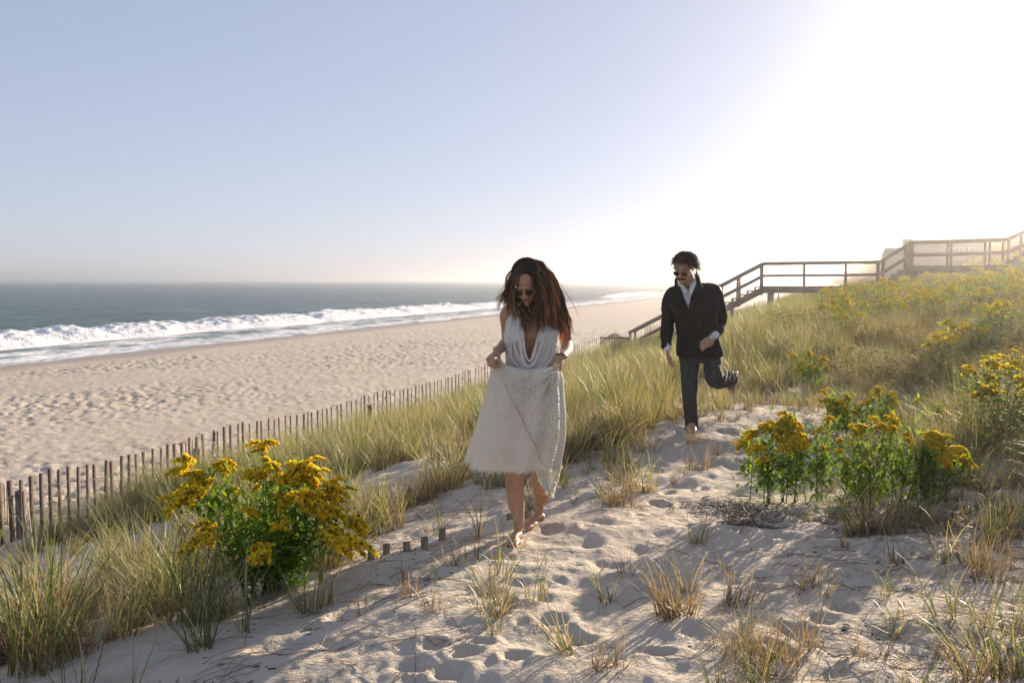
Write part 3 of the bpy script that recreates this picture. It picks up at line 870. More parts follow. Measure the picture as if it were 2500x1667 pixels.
def goldenrod(vx, vy, tips, label, bs=.18, heads_extra=0, seed=0, leaf_every=.026, leafcap=290, k=2500 / 2352):
    """tips: (vx, vy, dY, size, heading) of each flower head as seen; stems curve from the base up to them"""
    r = np.random.default_rng(seed)
    x, y, z = hit(vx, vy); z = gz(x, y)
    O = np.array([x, y, z])
    root = link('goldenrod', None, loc=O, label=label, cat='flowering plant')
    nl = 0; extra = []
    for (tx, ty, dY, sz, hd) in tips:
        T = at(tx, ty, y + dY) - O
        B = np.array([T[0] * bs + r.normal(0, .04), r.normal(0, .05), 0]); B[2] = gz(B[0] + x, B[1] + y) - z - .02
        mid = B * .4 + T * .45 + np.array([0, 0, np.linalg.norm(T) * .16 + .02])
        s = np.linspace(0, 1, 12)[:, None]
        C = (1 - s) ** 2 * B + 2 * s * (1 - s) * mid + s ** 2 * T
        V, F = tube_strands(C[None], np.linspace(.0042, .0018, 12)[None], 5)
        st = link('stem', new_mesh('stem', V, F, np.repeat(STEMC[None] * r.uniform(.7, 1.2), len(V), 0)), M['leaf'], root)
        # flower head(s)
        ang = {'l': math.pi, 'r': 0.0, 'f': -math.pi / 2, 'u': r.uniform(0, 6.28)}[hd]
        nh = 3 if sz > 1.0 else 2
        for q in range(nh):
            a = ang + r.normal(0, .5) + (q * 2.2 if hd == 'u' else (q - 1) * .5)
            h_ = link('flower_head', random.choice(HEADS), None, st,
                      loc=C[-1] + np.array([math.cos(a) * .012 * q, math.sin(a) * .012 * q, .006 - .022 * q]) - np.array([math.cos(a), math.sin(a), 0]) * .03,
                      rot=(r.normal(0, .2), r.normal(-.15 if hd == 'u' else .1, .15), a), scale=sz * r.uniform(.85, 1.05))
        Ls = np.linalg.norm(np.diff(C, axis=0), axis=1).sum()
        m = int(Ls / leaf_every)
        for i in range(m):
            f = .16 + .80 * (i + r.random()) / m
            p = (1 - f) ** 2 * B + 2 * f * (1 - f) * mid + f ** 2 * T
            a = i * 2.4 + r.normal(0, .3)
            sc = (1.35 - .75 * f) * r.uniform(.8, 1.2)
            if nl < leafcap:
                link('leaf', LEAVES[int(r.integers(6))], None, st, loc=p, rot=(r.normal(0, .25), r.normal(-.25, .25), a), scale=sc); nl += 1
            else:
                extra.append((p, a, sc))
    # leafy lower growth, filling the body of the plant
    mm = len(extra)
    cnt = 55 * len(tips) + 60
    D_ = np.array([at(t[0], t[1], y + t[2]) - O for t in tips])
    pts = []
    for i in range(cnt):
        t = D_[int(r.integers(len(D_)))]; f = r.uniform(.12, .93)
        p = np.array([t[0] * (bs + (1 - bs) * f), t[1] * f, t[2] * f]) + np.array([0, 0, .12 * math.sin(f * 3.1) * np.linalg.norm(t)]) + r.normal(0, .05, 3)
        if p[2] < .02: p[2] = .02 + r.random() * .05
        extra.append((p, r.uniform(0, 6.28), r.uniform(.7, 1.35) * (1.25 - .5 * f)))
    Vs, Fs, cs = [], [], []
    for i, (p, a, sc) in enumerate(extra):
        V, F, c = leaf_mesh(.082, .0098, int(r.integers(9999)), r.uniform(.1, .8))
        pit = r.normal(-.2, .4); 
        V = V * sc
        V = V @ np.array([[math.cos(pit), 0, -math.sin(pit)], [0, 1, 0], [math.sin(pit), 0, math.cos(pit)]])
        V = V @ np.array([[math.cos(a), math.sin(a), 0], [-math.sin(a), math.cos(a), 0], [0, 0, 1]])
        Vs.append(V + p); Fs.append(F); cs.append(c)
    V, F, c = merge(list(zip(Vs, Fs, cs)))
    link('leaves', new_mesh('leaves', V, F, c), M['leaf'], root, kind='stuff')
    return root

left_tips = [(604, 1030, .05, 1.0, 'u'), (425, 1075, .02, 1.1, 'u'), (500, 1074, .1, .95, 'u'), (478, 1108, .0, 1.35, 'l'), (432, 1135, -.05, 1.25, 'l'), (462, 1125, -.1, 1.1, 'l'),
             (612, 1078, -.05, 1.25, 'u'), (668, 1070, .05, 1.25, 'r'), (690, 1090, .06, 1.1, 'r'), (648, 1100, -.1, .9, 'r'), (745, 1122, .0, 1.1, 'r'), (735, 1135, -.05, .95, 'f'),
             (690, 1145, -.15, 1.2, 'r'), (705, 1162, -.18, 1.15, 'r'), (660, 1150, -.1, .9, 'u'), (648, 1165, -.15, .8, 'u'), (740, 1192, -.1, .9, 'r'), (795, 1195, -.1, 1.1, 'r'),
             (770, 1235, -.25, 1.5, 'r'), (740, 1230, -.2, 1.0, 'r'), (495, 1222, -.3, 1.25, 'l'), (618, 1255, -.35, .95, 'f'), (650, 1210, -.3, .8, 'u'), (575, 1175, -.25, .6, 'u'), (760, 1175, -.05, .7, 'r'),
             (540, 1130, .1, .5, 'u'), (590, 1120, .15, .5, 'u')]
goldenrod(600, 1368, left_tips, 'large goldenrod in full yellow flower beside the snow fence at left', seed=1, leaf_every=.05)
rt_a = [(1735, 995, -.1, .95, 'l'), (1712, 1018, -.1, .8, 'l'), (1770, 985, -.1, 1.0, 'u'), (1795, 975, -.05, 1.05, 'u'), (1818, 972, -.05, .95, 'u'), (1840, 1000, -.15, 1.0, 'f'), (1845, 1018, -.2, .9, 'f'),
        (1790, 1008, -.15, .8, 'u'), (1750, 1030, -.2, .9, 'l'), (1757, 1052, -.25, .7, 'l'), (1815, 1028, -.22, .9, 'u'), (1835, 985, -.1, .6, 'u'), (1880, 990, .0, .6, 'u'), (1905, 965, .1, .6, 'u'), (1890, 1030, -.1, .5, 'u'), (1930, 1010, 0, .5, 'u')]
goldenrod(1830, 1150, rt_a, 'broad low goldenrod in flower, nearest of the right-hand clumps', bs=.75, seed=2, leaf_every=.045)
rt_b = [(2015, 975, .0, .75, 'u'), (2045, 968, .0, .8, 'u'), (2052, 985, .0, .7, 'u'), (1985, 982, -.02, .75, 'l'), (2080, 1000, -.05, .7, 'r'), (2130, 998, -.05, 1.0, 'r'), (2145, 1005, -.05, .9, 'r'),
        (2140, 1020, -.1, .95, 'r'), (2170, 1030, -.1, .95, 'r'), (2125, 1015, -.1, .8, 'r'), (2150, 1048, -.15, .8, 'r'), (2165, 1060, -.15, .7, 'r'), (2205, 1052, -.1, .85, 'r'), (2225, 1062, -.1, .6, 'r'),
        (2165, 1000, .0, .6, 'r'), (1960, 985, .05, .5, 'u'), (2100, 1030, -.1, .5, 'u'), (1925, 1035, -.1, .35, 'u'), (1960, 1020, -.05, .35, 'u'), (1990, 1040, -.1, .3, 'u'), (1945, 1060, -.15, .3, 'u')]
goldenrod(2050, 1160, rt_b, 'spreading goldenrod with scattered blooms at right, grass growing through it', bs=.75, seed=3, leaf_every=.045)
rt_c = [(1895, 900, .0, .6, 'u'), (1925, 925, .0, .75, 'u'), (1905, 915, .0, .7, 'l'), (1940, 938, -.02, .9, 'u'), (1918, 945, .0, .7, 'l'), (1970, 945, .0, .7, 'u'), (2020, 900, .1, .7, 'u'), (2042, 905, .1, .7, 'r'),
        (2005, 915, .1, .6, 'l'), (2050, 925, .05, .7, 'r'), (1990, 925, .05, .6, 'u'), (2110, 920, .1, .5, 'u'), (2160, 940, .1, .8, 'r'), (1945, 912, 0, .7, 'u')]
goldenrod(1990, 1005, rt_c, 'goldenrod with small yellow heads just behind the two front clumps at right', bs=.75, seed=4, leaf_every=.05)
rt_d = [(1862, 812, .0, .9, 'u'), (1885, 825, .0, .9, 'r'), (1845, 832, .0, .9, 'l'), (1868, 840, -.05, .9, 'u'), (1895, 846, .0, .8, 'r'), (1825, 815, .05, .8, 'l'), (1840, 848, 0, .8, 'l'), (1880, 850, -.05, .7, 'u')]
goldenrod(1865, 895, rt_d, 'lone small goldenrod on open sand between the man and the hillside', seed=5, leaf_every=.06)
goldenrod(432, 1330, [(433, 1262, 0, .55, 'u'), (420, 1290, 0, .3, 'u')], 'single goldenrod stalk with one small bloom left of the large plant', seed=6, leaf_every=.05, leafcap=20)

# --- hillside goldenrods: one mesh each, copied
def hill_plant(seed):
    r = np.random.default_rng(seed)
    parts = []
    H = r.uniform(.45, .75)
    for k in range(6):
        a = r.uniform(0, 6.28); rr_ = r.uniform(.05, .34)
        T = np.array([math.cos(a) * rr_, math.sin(a) * rr_, H * r.uniform(.7, 1.1)])
        s_ = np.linspace(0, 1, 6)[:, None]; Cs = T * s_ * np.array([1, 1, 1]) + np.array([0, 0, .05]) * np.sin(s_ * 3.1)
        Vs_, Fs_ = tube_strands(Cs[None], np.full((1, 6), .004), 3); parts.append((Vs_, Fs_, np.repeat(STEMC[None], len(Vs_), 0)))
        for q in range(2):
            V, F, c = flower_head(seed * 31 + k * 3 + q, L=.16, W=.07, dens=46)
            V = T + (V - V.mean(0)) * r.uniform(.8, 1.15) + r.normal(0, .03, 3)
            V2 = V.copy()
            # fatten florets
            cc = V2.reshape(-1, 8, 3); ctr = cc.mean(1, keepdims=True); V2 = (ctr + (cc - ctr) * 2.3).reshape(-1, 3)
            F4 = F
            parts.append((V2, F4, c * np.array([.66, .70, .8])))
    n = 260
    a = r.uniform(0, 6.28, n); rr_ = .36 * np.sqrt(r.random(n)); zz = H * r.uniform(.1, .95, n)
    for i in range(n):
        V, F, c = leaf_mesh(.10, .019, int(r.integers(9999)), .6)
        V = V @ np.array([[math.cos(a[i]), math.sin(a[i]), 0], [-math.sin(a[i]), math.cos(a[i]), 0], [0, 0, 1]])
        F4 = F
        parts.append((V + np.array([math.cos(a[i]) * rr_[i] * (.5 + zz[i]), math.sin(a[i]) * rr_[i] * (.5 + zz[i]), zz[i]]), F4, c * r.uniform(.8, 1.3)))
    V, F, c = merge(parts)
    me = new_mesh('hillside_goldenrod', V, F, c, smooth=False); me.materials.append(M['leaf']); return me
HP = [hill_plant(40 + i) for i in range(5)]
r = np.random.default_rng(12)
k = 0; tries = 0; placed = []
while k < 250 and tries < 20000:
    tries += 1
    v = r.uniform(8.5, 50) if r.random() < .7 else r.uniform(20, 75)
    u = r.uniform(-2.5, 11)
    x, y = xy(u, v)
    t = x / y
    if t > .62 or y < 7.5: continue
    if 47.5 < v < 53 and u < 12: continue
    g = pnoise(u * .33, v * .16, 90) + .16 * (u - .5) - (.5 if v < 16 and u < 1.4 else 0) - (.35 if u < 0 else 0)
    if g < .05: continue
    if any((x - a) ** 2 + (y - b) ** 2 < .30 for a, b in placed): continue
    placed.append((x, y))
    link('hillside_goldenrod', HP[int(r.integers(5))], None, None, loc=(x, y, gz(x, y)), rot=(0, 0, r.uniform(0, 6.28)), scale=r.uniform(.65, 1.05) * (1.0 if v < 30 else 1.15),
         label=('goldenrod growing beyond the boardwalk on the far dune', 'goldenrod on the upper hillside just in front of the boardwalk', 'goldenrod half way up the grassy hillside at right', 'goldenrod low on the hillside behind the right-hand front clumps')[0 if v > 50 else 1 if v > 32 else 2 if v > 17 else 3],
         cat='flowering plant', group='goldenrods ' + ('beyond the boardwalk', 'in front of the boardwalk', 'half way up the hillside', 'low on the hillside')[0 if v > 50 else 1 if v > 32 else 2 if v > 17 else 3])
    k += 1

# --- instanced masses (grass, ground cover)
def scatter(name, pts, rots, scl, idx, protos, label=None, cat=None):
    pc = bpy.data.collections.new(name + '_kinds')
    for i, me in enumerate(protos):
        o = bpy.data.objects.new('%s_kind' % name, me); pc.objects.link(o)
    me = bpy.data.meshes.new(name)
    me.vertices.add(len(pts)); me.vertices.foreach_set('co', np.asarray(pts, np.float32).ravel())
    a = me.attributes.new('rot', 'FLOAT_VECTOR', 'POINT'); a.data.foreach_set('vector', np.asarray(rots, np.float32).ravel())
    a = me.attributes.new('scl', 'FLOAT', 'POINT'); a.data.foreach_set('value', np.asarray(scl, np.float32))
    a = me.attributes.new('idx', 'INT', 'POINT'); a.data.foreach_set('value', np.asarray(idx, np.int32))
    me.update()
    o = link(name, me, None, kind='stuff', label=label, cat=cat)
    ng = bpy.data.node_groups.new(name + '_nodes', 'GeometryNodeTree')
    ng.interface.new_socket('Geometry', in_out='INPUT', socket_type='NodeSocketGeometry')
    ng.interface.new_socket('Geometry', in_out='OUTPUT', socket_type='NodeSocketGeometry')
    gi = ng.nodes.new('NodeGroupInput'); go = ng.nodes.new('NodeGroupOutput')
    ci = ng.nodes.new('GeometryNodeCollectionInfo'); ci.inputs['Collection'].default_value = pc
    ci.inputs['Separate Children'].default_value = True; ci.inputs['Reset Children'].default_value = True
    ip = ng.nodes.new('GeometryNodeInstanceOnPoints'); ip.inputs['Pick Instance'].default_value = True
    def na(n_, t):
        q = ng.nodes.new('GeometryNodeInputNamedAttribute'); q.data_type = t; q.inputs['Name'].default_value = n_
        return [s for s in q.outputs if s.enabled and s.name == 'Attribute'][0]
    ng.links.new(gi.outputs[0], ip.inputs['Points']); ng.links.new(ci.outputs[0], ip.inputs['Instance'])
    ng.links.new(na('idx', 'INT'), ip.inputs['Instance Index']); ng.links.new(na('rot', 'FLOAT_VECTOR'), ip.inputs['Rotation']); ng.links.new(na('scl', 'FLOAT'), ip.inputs['Scale'])
    ng.links.new(ip.outputs[0], go.inputs[0])
    md = o.modifiers.new('scatter', 'NODES'); md.node_group = ng
    return o
def proto(name, VFc, mat):
    V, F, c = VFc; me = new_mesh(name, V, F, c); me.materials.append(mat); return me
GP = [proto('grass_tuft', tuft(200 + i, 95, 'green', .74, .12), M['grass']) for i in range(3)] + \
     [proto('grass_tuft', tuft(210 + i, 95, 'mixed', .66, .13), M['grass']) for i in range(4)] + \
     [proto('grass_tuft', tuft(220 + i, 70, 'dry', .50, .13), M['grass']) for i in range(2)] + \
     [proto('grass_tuft', tuft(230 + i, 16, 'sparse', .5, .05), M['grass']) for i in range(2)] + \
     [proto('grass_tuft', tuft(240 + i, 20 + 8 * i, 'stub', .34, .05 + .02 * i), M['grass']) for i in range(3)]

CLEAR = []                          # places kept free of the scattered grass: (x, y, radius)
for vx, vy, rr_ in ((1190, 1240, .38), (1235, 1205, .45), (1268, 1187, .3), (1590, 1000, .42), (600, 1368, .30), (1830, 1150, .22), (2050, 1150, .22), (1865, 880, .35)):
    x, y, _ = hit(vx, vy); CLEAR.append((x, y, rr_))

def grass_density(X, Y):
    u, v = uv(X, Y)
    n1 = pnoise(X * .45, Y * .45, 101); n2 = pnoise(X * 1.1, Y * 1.1, 102); n3 = pnoise(u * .15, v * .09, 103)
    edge = -2.75 + .95 * sstep(6.2, 8.5, v) + .5 * n1
    band = sstep(edge + .25, edge - .25, u) if False else (1 - sstep(edge - .3, edge + .3, u))
    band = band * sstep(-9.7, -8.6, u - .6 * n3)
    low = 1 - .93 * (1 - sstep(8, 11, v)) * (1 - sstep(-5.0, -4.2, u))      # left of frame: open slope in front of the fence
    band = band * low * np.clip(.30 + .12 * sstep(6, 8, v) + .7 * sstep(9, 12, v) * (1 - sstep(-6, -4.8, u)) + 1.7 * n1 + 1.4 * n2, .02, 1) * np.interp(v, [3, 7], [.55, 1])
    hill = sstep(13, 17, v) * sstep(-2.2, .2, u) * np.clip(.55 + .6 * n2, .2, 1)
    right = np.maximum(sstep(.75, 1.5, u + .25 * n1) * sstep(3.0, 5.5, v), sstep(.1, .8, u + .3 * n1 - .75 * sstep(8.5, 10, v) * (1 - sstep(13, 16, v))) * sstep(6.6, 8.0, v)) * np.clip(.5 + 1.1 * n2, .06, 1) * .9
    mid = (1 - sstep(-1.2, 3, u)) * sstep(12, 20, v) * sstep(-3, -2, u) * .8
    return np.clip(np.maximum.reduce([band, hill, right, mid]), 0, 1)
def keep_clear(X, Y):
    m = np.ones(X.shape, bool)
    for (x, y, q) in CLEAR: m &= (X - x) ** 2 + (Y - y) ** 2 > q * q
    u, v = uv(X, Y)
    m &= ~((v > BV - .5) & (v < BV + BW + .5) & (u < -3.2) & (u > -12))
    return m
r = np.random.default_rng(21)
P = []
n0 = 60000
U = r.uniform(-9.6, 15, n0); Vv = 2.6 + (95 - 2.6) * r.random(n0) ** 1.55
X, Y = xy(U, Vv)
ok = (Y > 1.9) & (np.hypot(X, Y) > 2.1) & (X / np.maximum(Y, .1) < .9) & (X / np.maximum(Y, .1) > -.85)
X, Y, U, Vv = X[ok], Y[ok], U[ok], Vv[ok]
area_w = .40 * (Vv / 20) ** .55 if False else 1
d = grass_density(X, Y)
# sampled more sparsely near the eye, where each tuft is large
dens = d * np.interp(Vv, [2, 6, 12, 30, 95], [.24, .38, .62, .9, 1.0])
sel = (r.random(len(X)) < dens) & keep_clear(X, Y)
X, Y, U, Vv = X[sel], Y[sel], U[sel], Vv[sel]
Z = ground(X, Y, False)
n = len(X); print('grass tufts', n)
dryn = pnoise(X * .3, Y * .3, 130)
q = r.random(n)
idx = np.where(q < .24 + .5 * (-dryn), r.integers(0, 3, n), np.where(q < .84, r.integers(3, 7, n), r.integers(7, 9, n)))
hillm = (U > -.5) & (Vv > 11)
idx = np.where(hillm & (r.random(n) < .45), r.integers(3, 9, n), idx)
nearl = (U < -2.2) & (Vv < 9.5)
idx = np.where(nearl & (r.random(n) < .42), np.where(r.random(n) < .6, r.integers(7, 9, n), r.integers(9, 11, n)), idx)
scl = r.uniform(.5, 1.15, n) * (1 + .35 * pnoise(X * .5, Y * .5, 131)) * np.where(hillm, .82, 1.0)
scl *= np.where((U < -5.5) & (Vv > 11), 1.3, np.where(U < -6.5, .9, 1))
rots = np.stack([r.normal(0, .13, n), r.normal(-.05, .14, n), r.normal(0, 1.1, n)], 1)
scatter('beach_grass', np.stack([X, Y, Z], 1), rots, scl, idx, GP, label='dense green and straw beach grass covering the dune', cat='grass')

# the thicket goes on to the right of the view and shades the foreground
n0 = 1500
X = r.uniform(1.9, 9.5, n0); Y = r.uniform(.4, 10, n0)
sel = (X / Y > .66) & (r.random(n0) < np.clip(.62 + .9 * pnoise(X * .55, Y * .55, 135), .08, 1))
X, Y = X[sel], Y[sel]; n = len(X)
scatter('thicket_grass', np.stack([X, Y, ground(X, Y, False)], 1), np.stack([r.normal(0, .06, n), r.normal(0, .08, n), r.uniform(0, 6.28, n)], 1), r.uniform(.9, 1.5, n), r.integers(0, 8, n), GP, label='tall grass continuing up the dune to the right', cat='grass')

n0 = 120
X = r.uniform(2.2, 7.5, n0); Y = r.uniform(.8, 8, n0)
sel = (X / Y > .74) & (r.random(n0) < np.clip(.6 + 1.2 * pnoise(X * .5, Y * .5, 136), .05, 1))
X, Y = X[sel], Y[sel]; n = len(X)
scatter('thicket_goldenrod', np.stack([X, Y, ground(X, Y, False)], 1), np.stack([0 * X, 0 * X, r.uniform(0, 6.28, n)], 1), r.uniform(.9, 1.3, n), r.integers(0, 5, n), HP, label='goldenrod thicket continuing up the dune to the right', cat='brush')

# sparse single shoots on the open sand
n0 = 6000
U = r.uniform(-3.2, 4.0, n0); Vv = r.uniform(3.4, 17, n0); X, Y = xy(U, Vv)
dd = np.clip(.06 + .5 * pnoise(X * .8, Y * .8, 140) + .42 * sstep(6.3, 8.5, Vv) + .34 * sstep(-.4, .9, U), 0, .8)
path = np.exp(-((U + 1.0 - .10 * (Vv - 3)) / .55) ** 2) * (1 - sstep(9, 12, Vv))
sel = (r.random(n0) < dd * (1 - .93 * path)) & keep_clear(X, Y)
X, Y = X[sel], Y[sel]; n = len(X)
scatter('grass_shoots', np.stack([X, Y, ground(X, Y, False)], 1), np.stack([r.normal(0, .1, n), r.normal(0, .12, n), r.uniform(0, 6.28, n)], 1), r.uniform(.35, .95, n), np.where(r.random(n) < .55, r.integers(9, 11, n), r.integers(11, 14, n)), GP,
        label='scattered thin grass shoots on open dune sand', cat='grass')

# low leafy ground cover and brush on the hillside
def cover(seed, n=240, R=.34, H=.34, col=(.12, .13, .045)):
    r = np.random.default_rng(seed); parts = []
    a = r.uniform(0, 6.28, n); rr_ = R * np.sqrt(r.random(n)); zz = H * r.random(n) ** .7 * (1 - .5 * (rr_ / R) ** 2)
    for i in range(n):
        V, F, c = leaf_mesh(.06, .016, int(r.integers(9999)), .5)
        c = c * 0 + np.array(col) * r.uniform(.6, 1.5) * (1 + r.uniform(-.12, .12, 3))
        V = V @ np.array([[math.cos(a[i]), math.sin(a[i]), 0], [-math.sin(a[i]), math.cos(a[i]), 0], [0, 0, 1]])
        b = r.uniform(0, 6.28)
        parts.append((V + np.array([math.cos(b) * rr_[i], math.sin(b) * rr_[i], zz[i]]), F, c))
    return merge(parts)
CP = [proto('cover_clump', cover(300, col=(.115, .14, .04)), M['leaf']), proto('cover_clump', cover(301, col=(.20, .14, .07)), M['leaf']), proto('cover_clump', cover(302, H=.5, col=(.16, .15, .05)), M['leaf']),
      proto('cover_clump', cover(303, H=.45, col=(.30, .20, .04)), M['leaf'])]
n0 = 7000
U = r.uniform(-1.5, 16, n0); Vv = 9.5 + 85 * r.random(n0) ** 1.3; X, Y = xy(U, Vv)
dd = np.clip(.2 + .9 * pnoise(X * .35, Y * .35, 150) + .055 * U, 0, 1) * sstep(12, 18, Vv)
sel = (r.random(n0) < dd) & keep_clear(X, Y) & (X / Y < .8)
X, Y, U, Vv = X[sel], Y[sel], U[sel], Vv[sel]; n = len(X)
scatter('dune_ground_cover', np.stack([X, Y, ground(X, Y, False)], 1), np.stack([0 * X, 0 * X, r.uniform(0, 6.28, n)], 1), r.uniform(.7, 1.5, n), r.integers(0, 4, n), CP, label='low leafy dune shrubbery mixed through the hillside', cat='ground cover')
# far ridge brush
n0 = 9000
U = r.uniform(2, 60, n0); Vv = 70 + 530 * r.random(n0) ** 1.2; X, Y = xy(U, Vv)
sel = (r.random(n0) < np.clip(.35 + .06 * (U - 3) + .7 * pnoise(U * .1, Vv * .03, 160), 0, 1))
X, Y, U, Vv = X[sel], Y[sel], U[sel], Vv[sel]; n = len(X)
scatter('far_dune_brush', np.stack([X, Y, ground(X, Y, False)], 1), np.stack([0 * X, 0 * X, r.uniform(0, 6.28, n)], 1), r.uniform(1.4, 3.2, n) * (1 + .9 * sstep(9, 20, U) ), np.where(r.random(n) < .7, 1, 0), CP, label='far off brown brush along the crest of the dune ridge', cat='brush')

# dry stalks lying on the sand
def litter(name, n, area, label, cols, L=(.10, .46), w=.0034, seed=5, curl=.8, lift=.012):
    r = np.random.default_rng(seed)
    P0 = area(r, n); n = len(P0)
    a = r.uniform(0, 6.28, n); S = 6; Ln = r.uniform(*L, n); cv = r.normal(0, curl, n)
    s = np.linspace(0, 1, S + 1)
    th = a[:, None] + cv[:, None] * s[None]
    x = P0[:, 0:1] + np.cumsum(np.cos(th) * (Ln / S)[:, None], 1); y = P0[:, 1:2] + np.cumsum(np.sin(th) * (Ln / S)[:, None], 1)
    z = ground(x.ravel(), y.ravel()).reshape(x.shape) + .003 + lift * np.abs(r.normal(0, 1, (n, 1))) * np.sin(np.pi * s[None])
    C = np.stack([x, y, z], -1)
    V, F = tube_strands(C, np.repeat((w * .5 * r.uniform(.6, 1.2, n))[:, None], S + 1, 1), 3)
    ci = r.integers(0, len(cols), n); c = np.array(cols)[ci] * r.uniform(.7, 1.2, (n, 1))
    c = np.repeat(c, (S + 1) * 3, 0)
    link(name, new_mesh(name, V, F, c), M['grass'], kind='stuff', label=label, cat='plant litter')
def area_sand(r, n):
    U = r.uniform(-3.0, 3.6, n); V = 2.6 + 9 * r.random(n) ** 1.2; X, Y = xy(U, V)
    d = np.clip(.35 + .9 * pnoise(X * .9, Y * .9, 170) + .35 * sstep(-.6, .8, U) - .35 * np.exp(-((U + 1.0) / .7) ** 2), .02, 1)
    k = r.random(n) < d
    return np.stack([X[k], Y[k]], 1)
litter('dry_grass_litter', 6500, area_sand, 'thin dry grass stems strewn over the dune sand', [(.46, .37, .25), (.36, .28, .19), (.26, .20, .15), (.52, .43, .30)], seed=6)
_wr = [hit(vx, vy)[:2] + (s,) for vx, vy, s in ((1700, 1170, .16), (1660, 1165, .10), (1740, 1180, .12), (2130, 1180, .22), (2190, 1190, .25), (2250, 1200, .25), (2080, 1185, .2), (1960, 1180, .12), (2230, 1215, .2), (1990, 1215, .05), (1715, 1205, .06))]
def area_wrack(r, n):
    k = r.integers(0, len(_wr), n); w_ = np.array(_wr)
    return w_[k, :2] + r.normal(0, 1, (n, 2)) * w_[k, 2:3] * np.array([1.2, .7])
litter('dark_twig_litter', 650, area_wrack, 'dark brittle twigs and dried wrack matted on the sand', [(.05, .04, .035), (.09, .07, .055), (.20, .16, .12)], L=(.04, .20), w=.0038, seed=8, curl=2.2, lift=.02)

litter('sand_debris', 3500, area_sand, 'tiny dark chips and broken bits of stem on the sand', [(.12, .10, .08), (.25, .20, .15), (.06, .05, .04)], L=(.006, .03), w=.006, seed=18, curl=.5, lift=.0)
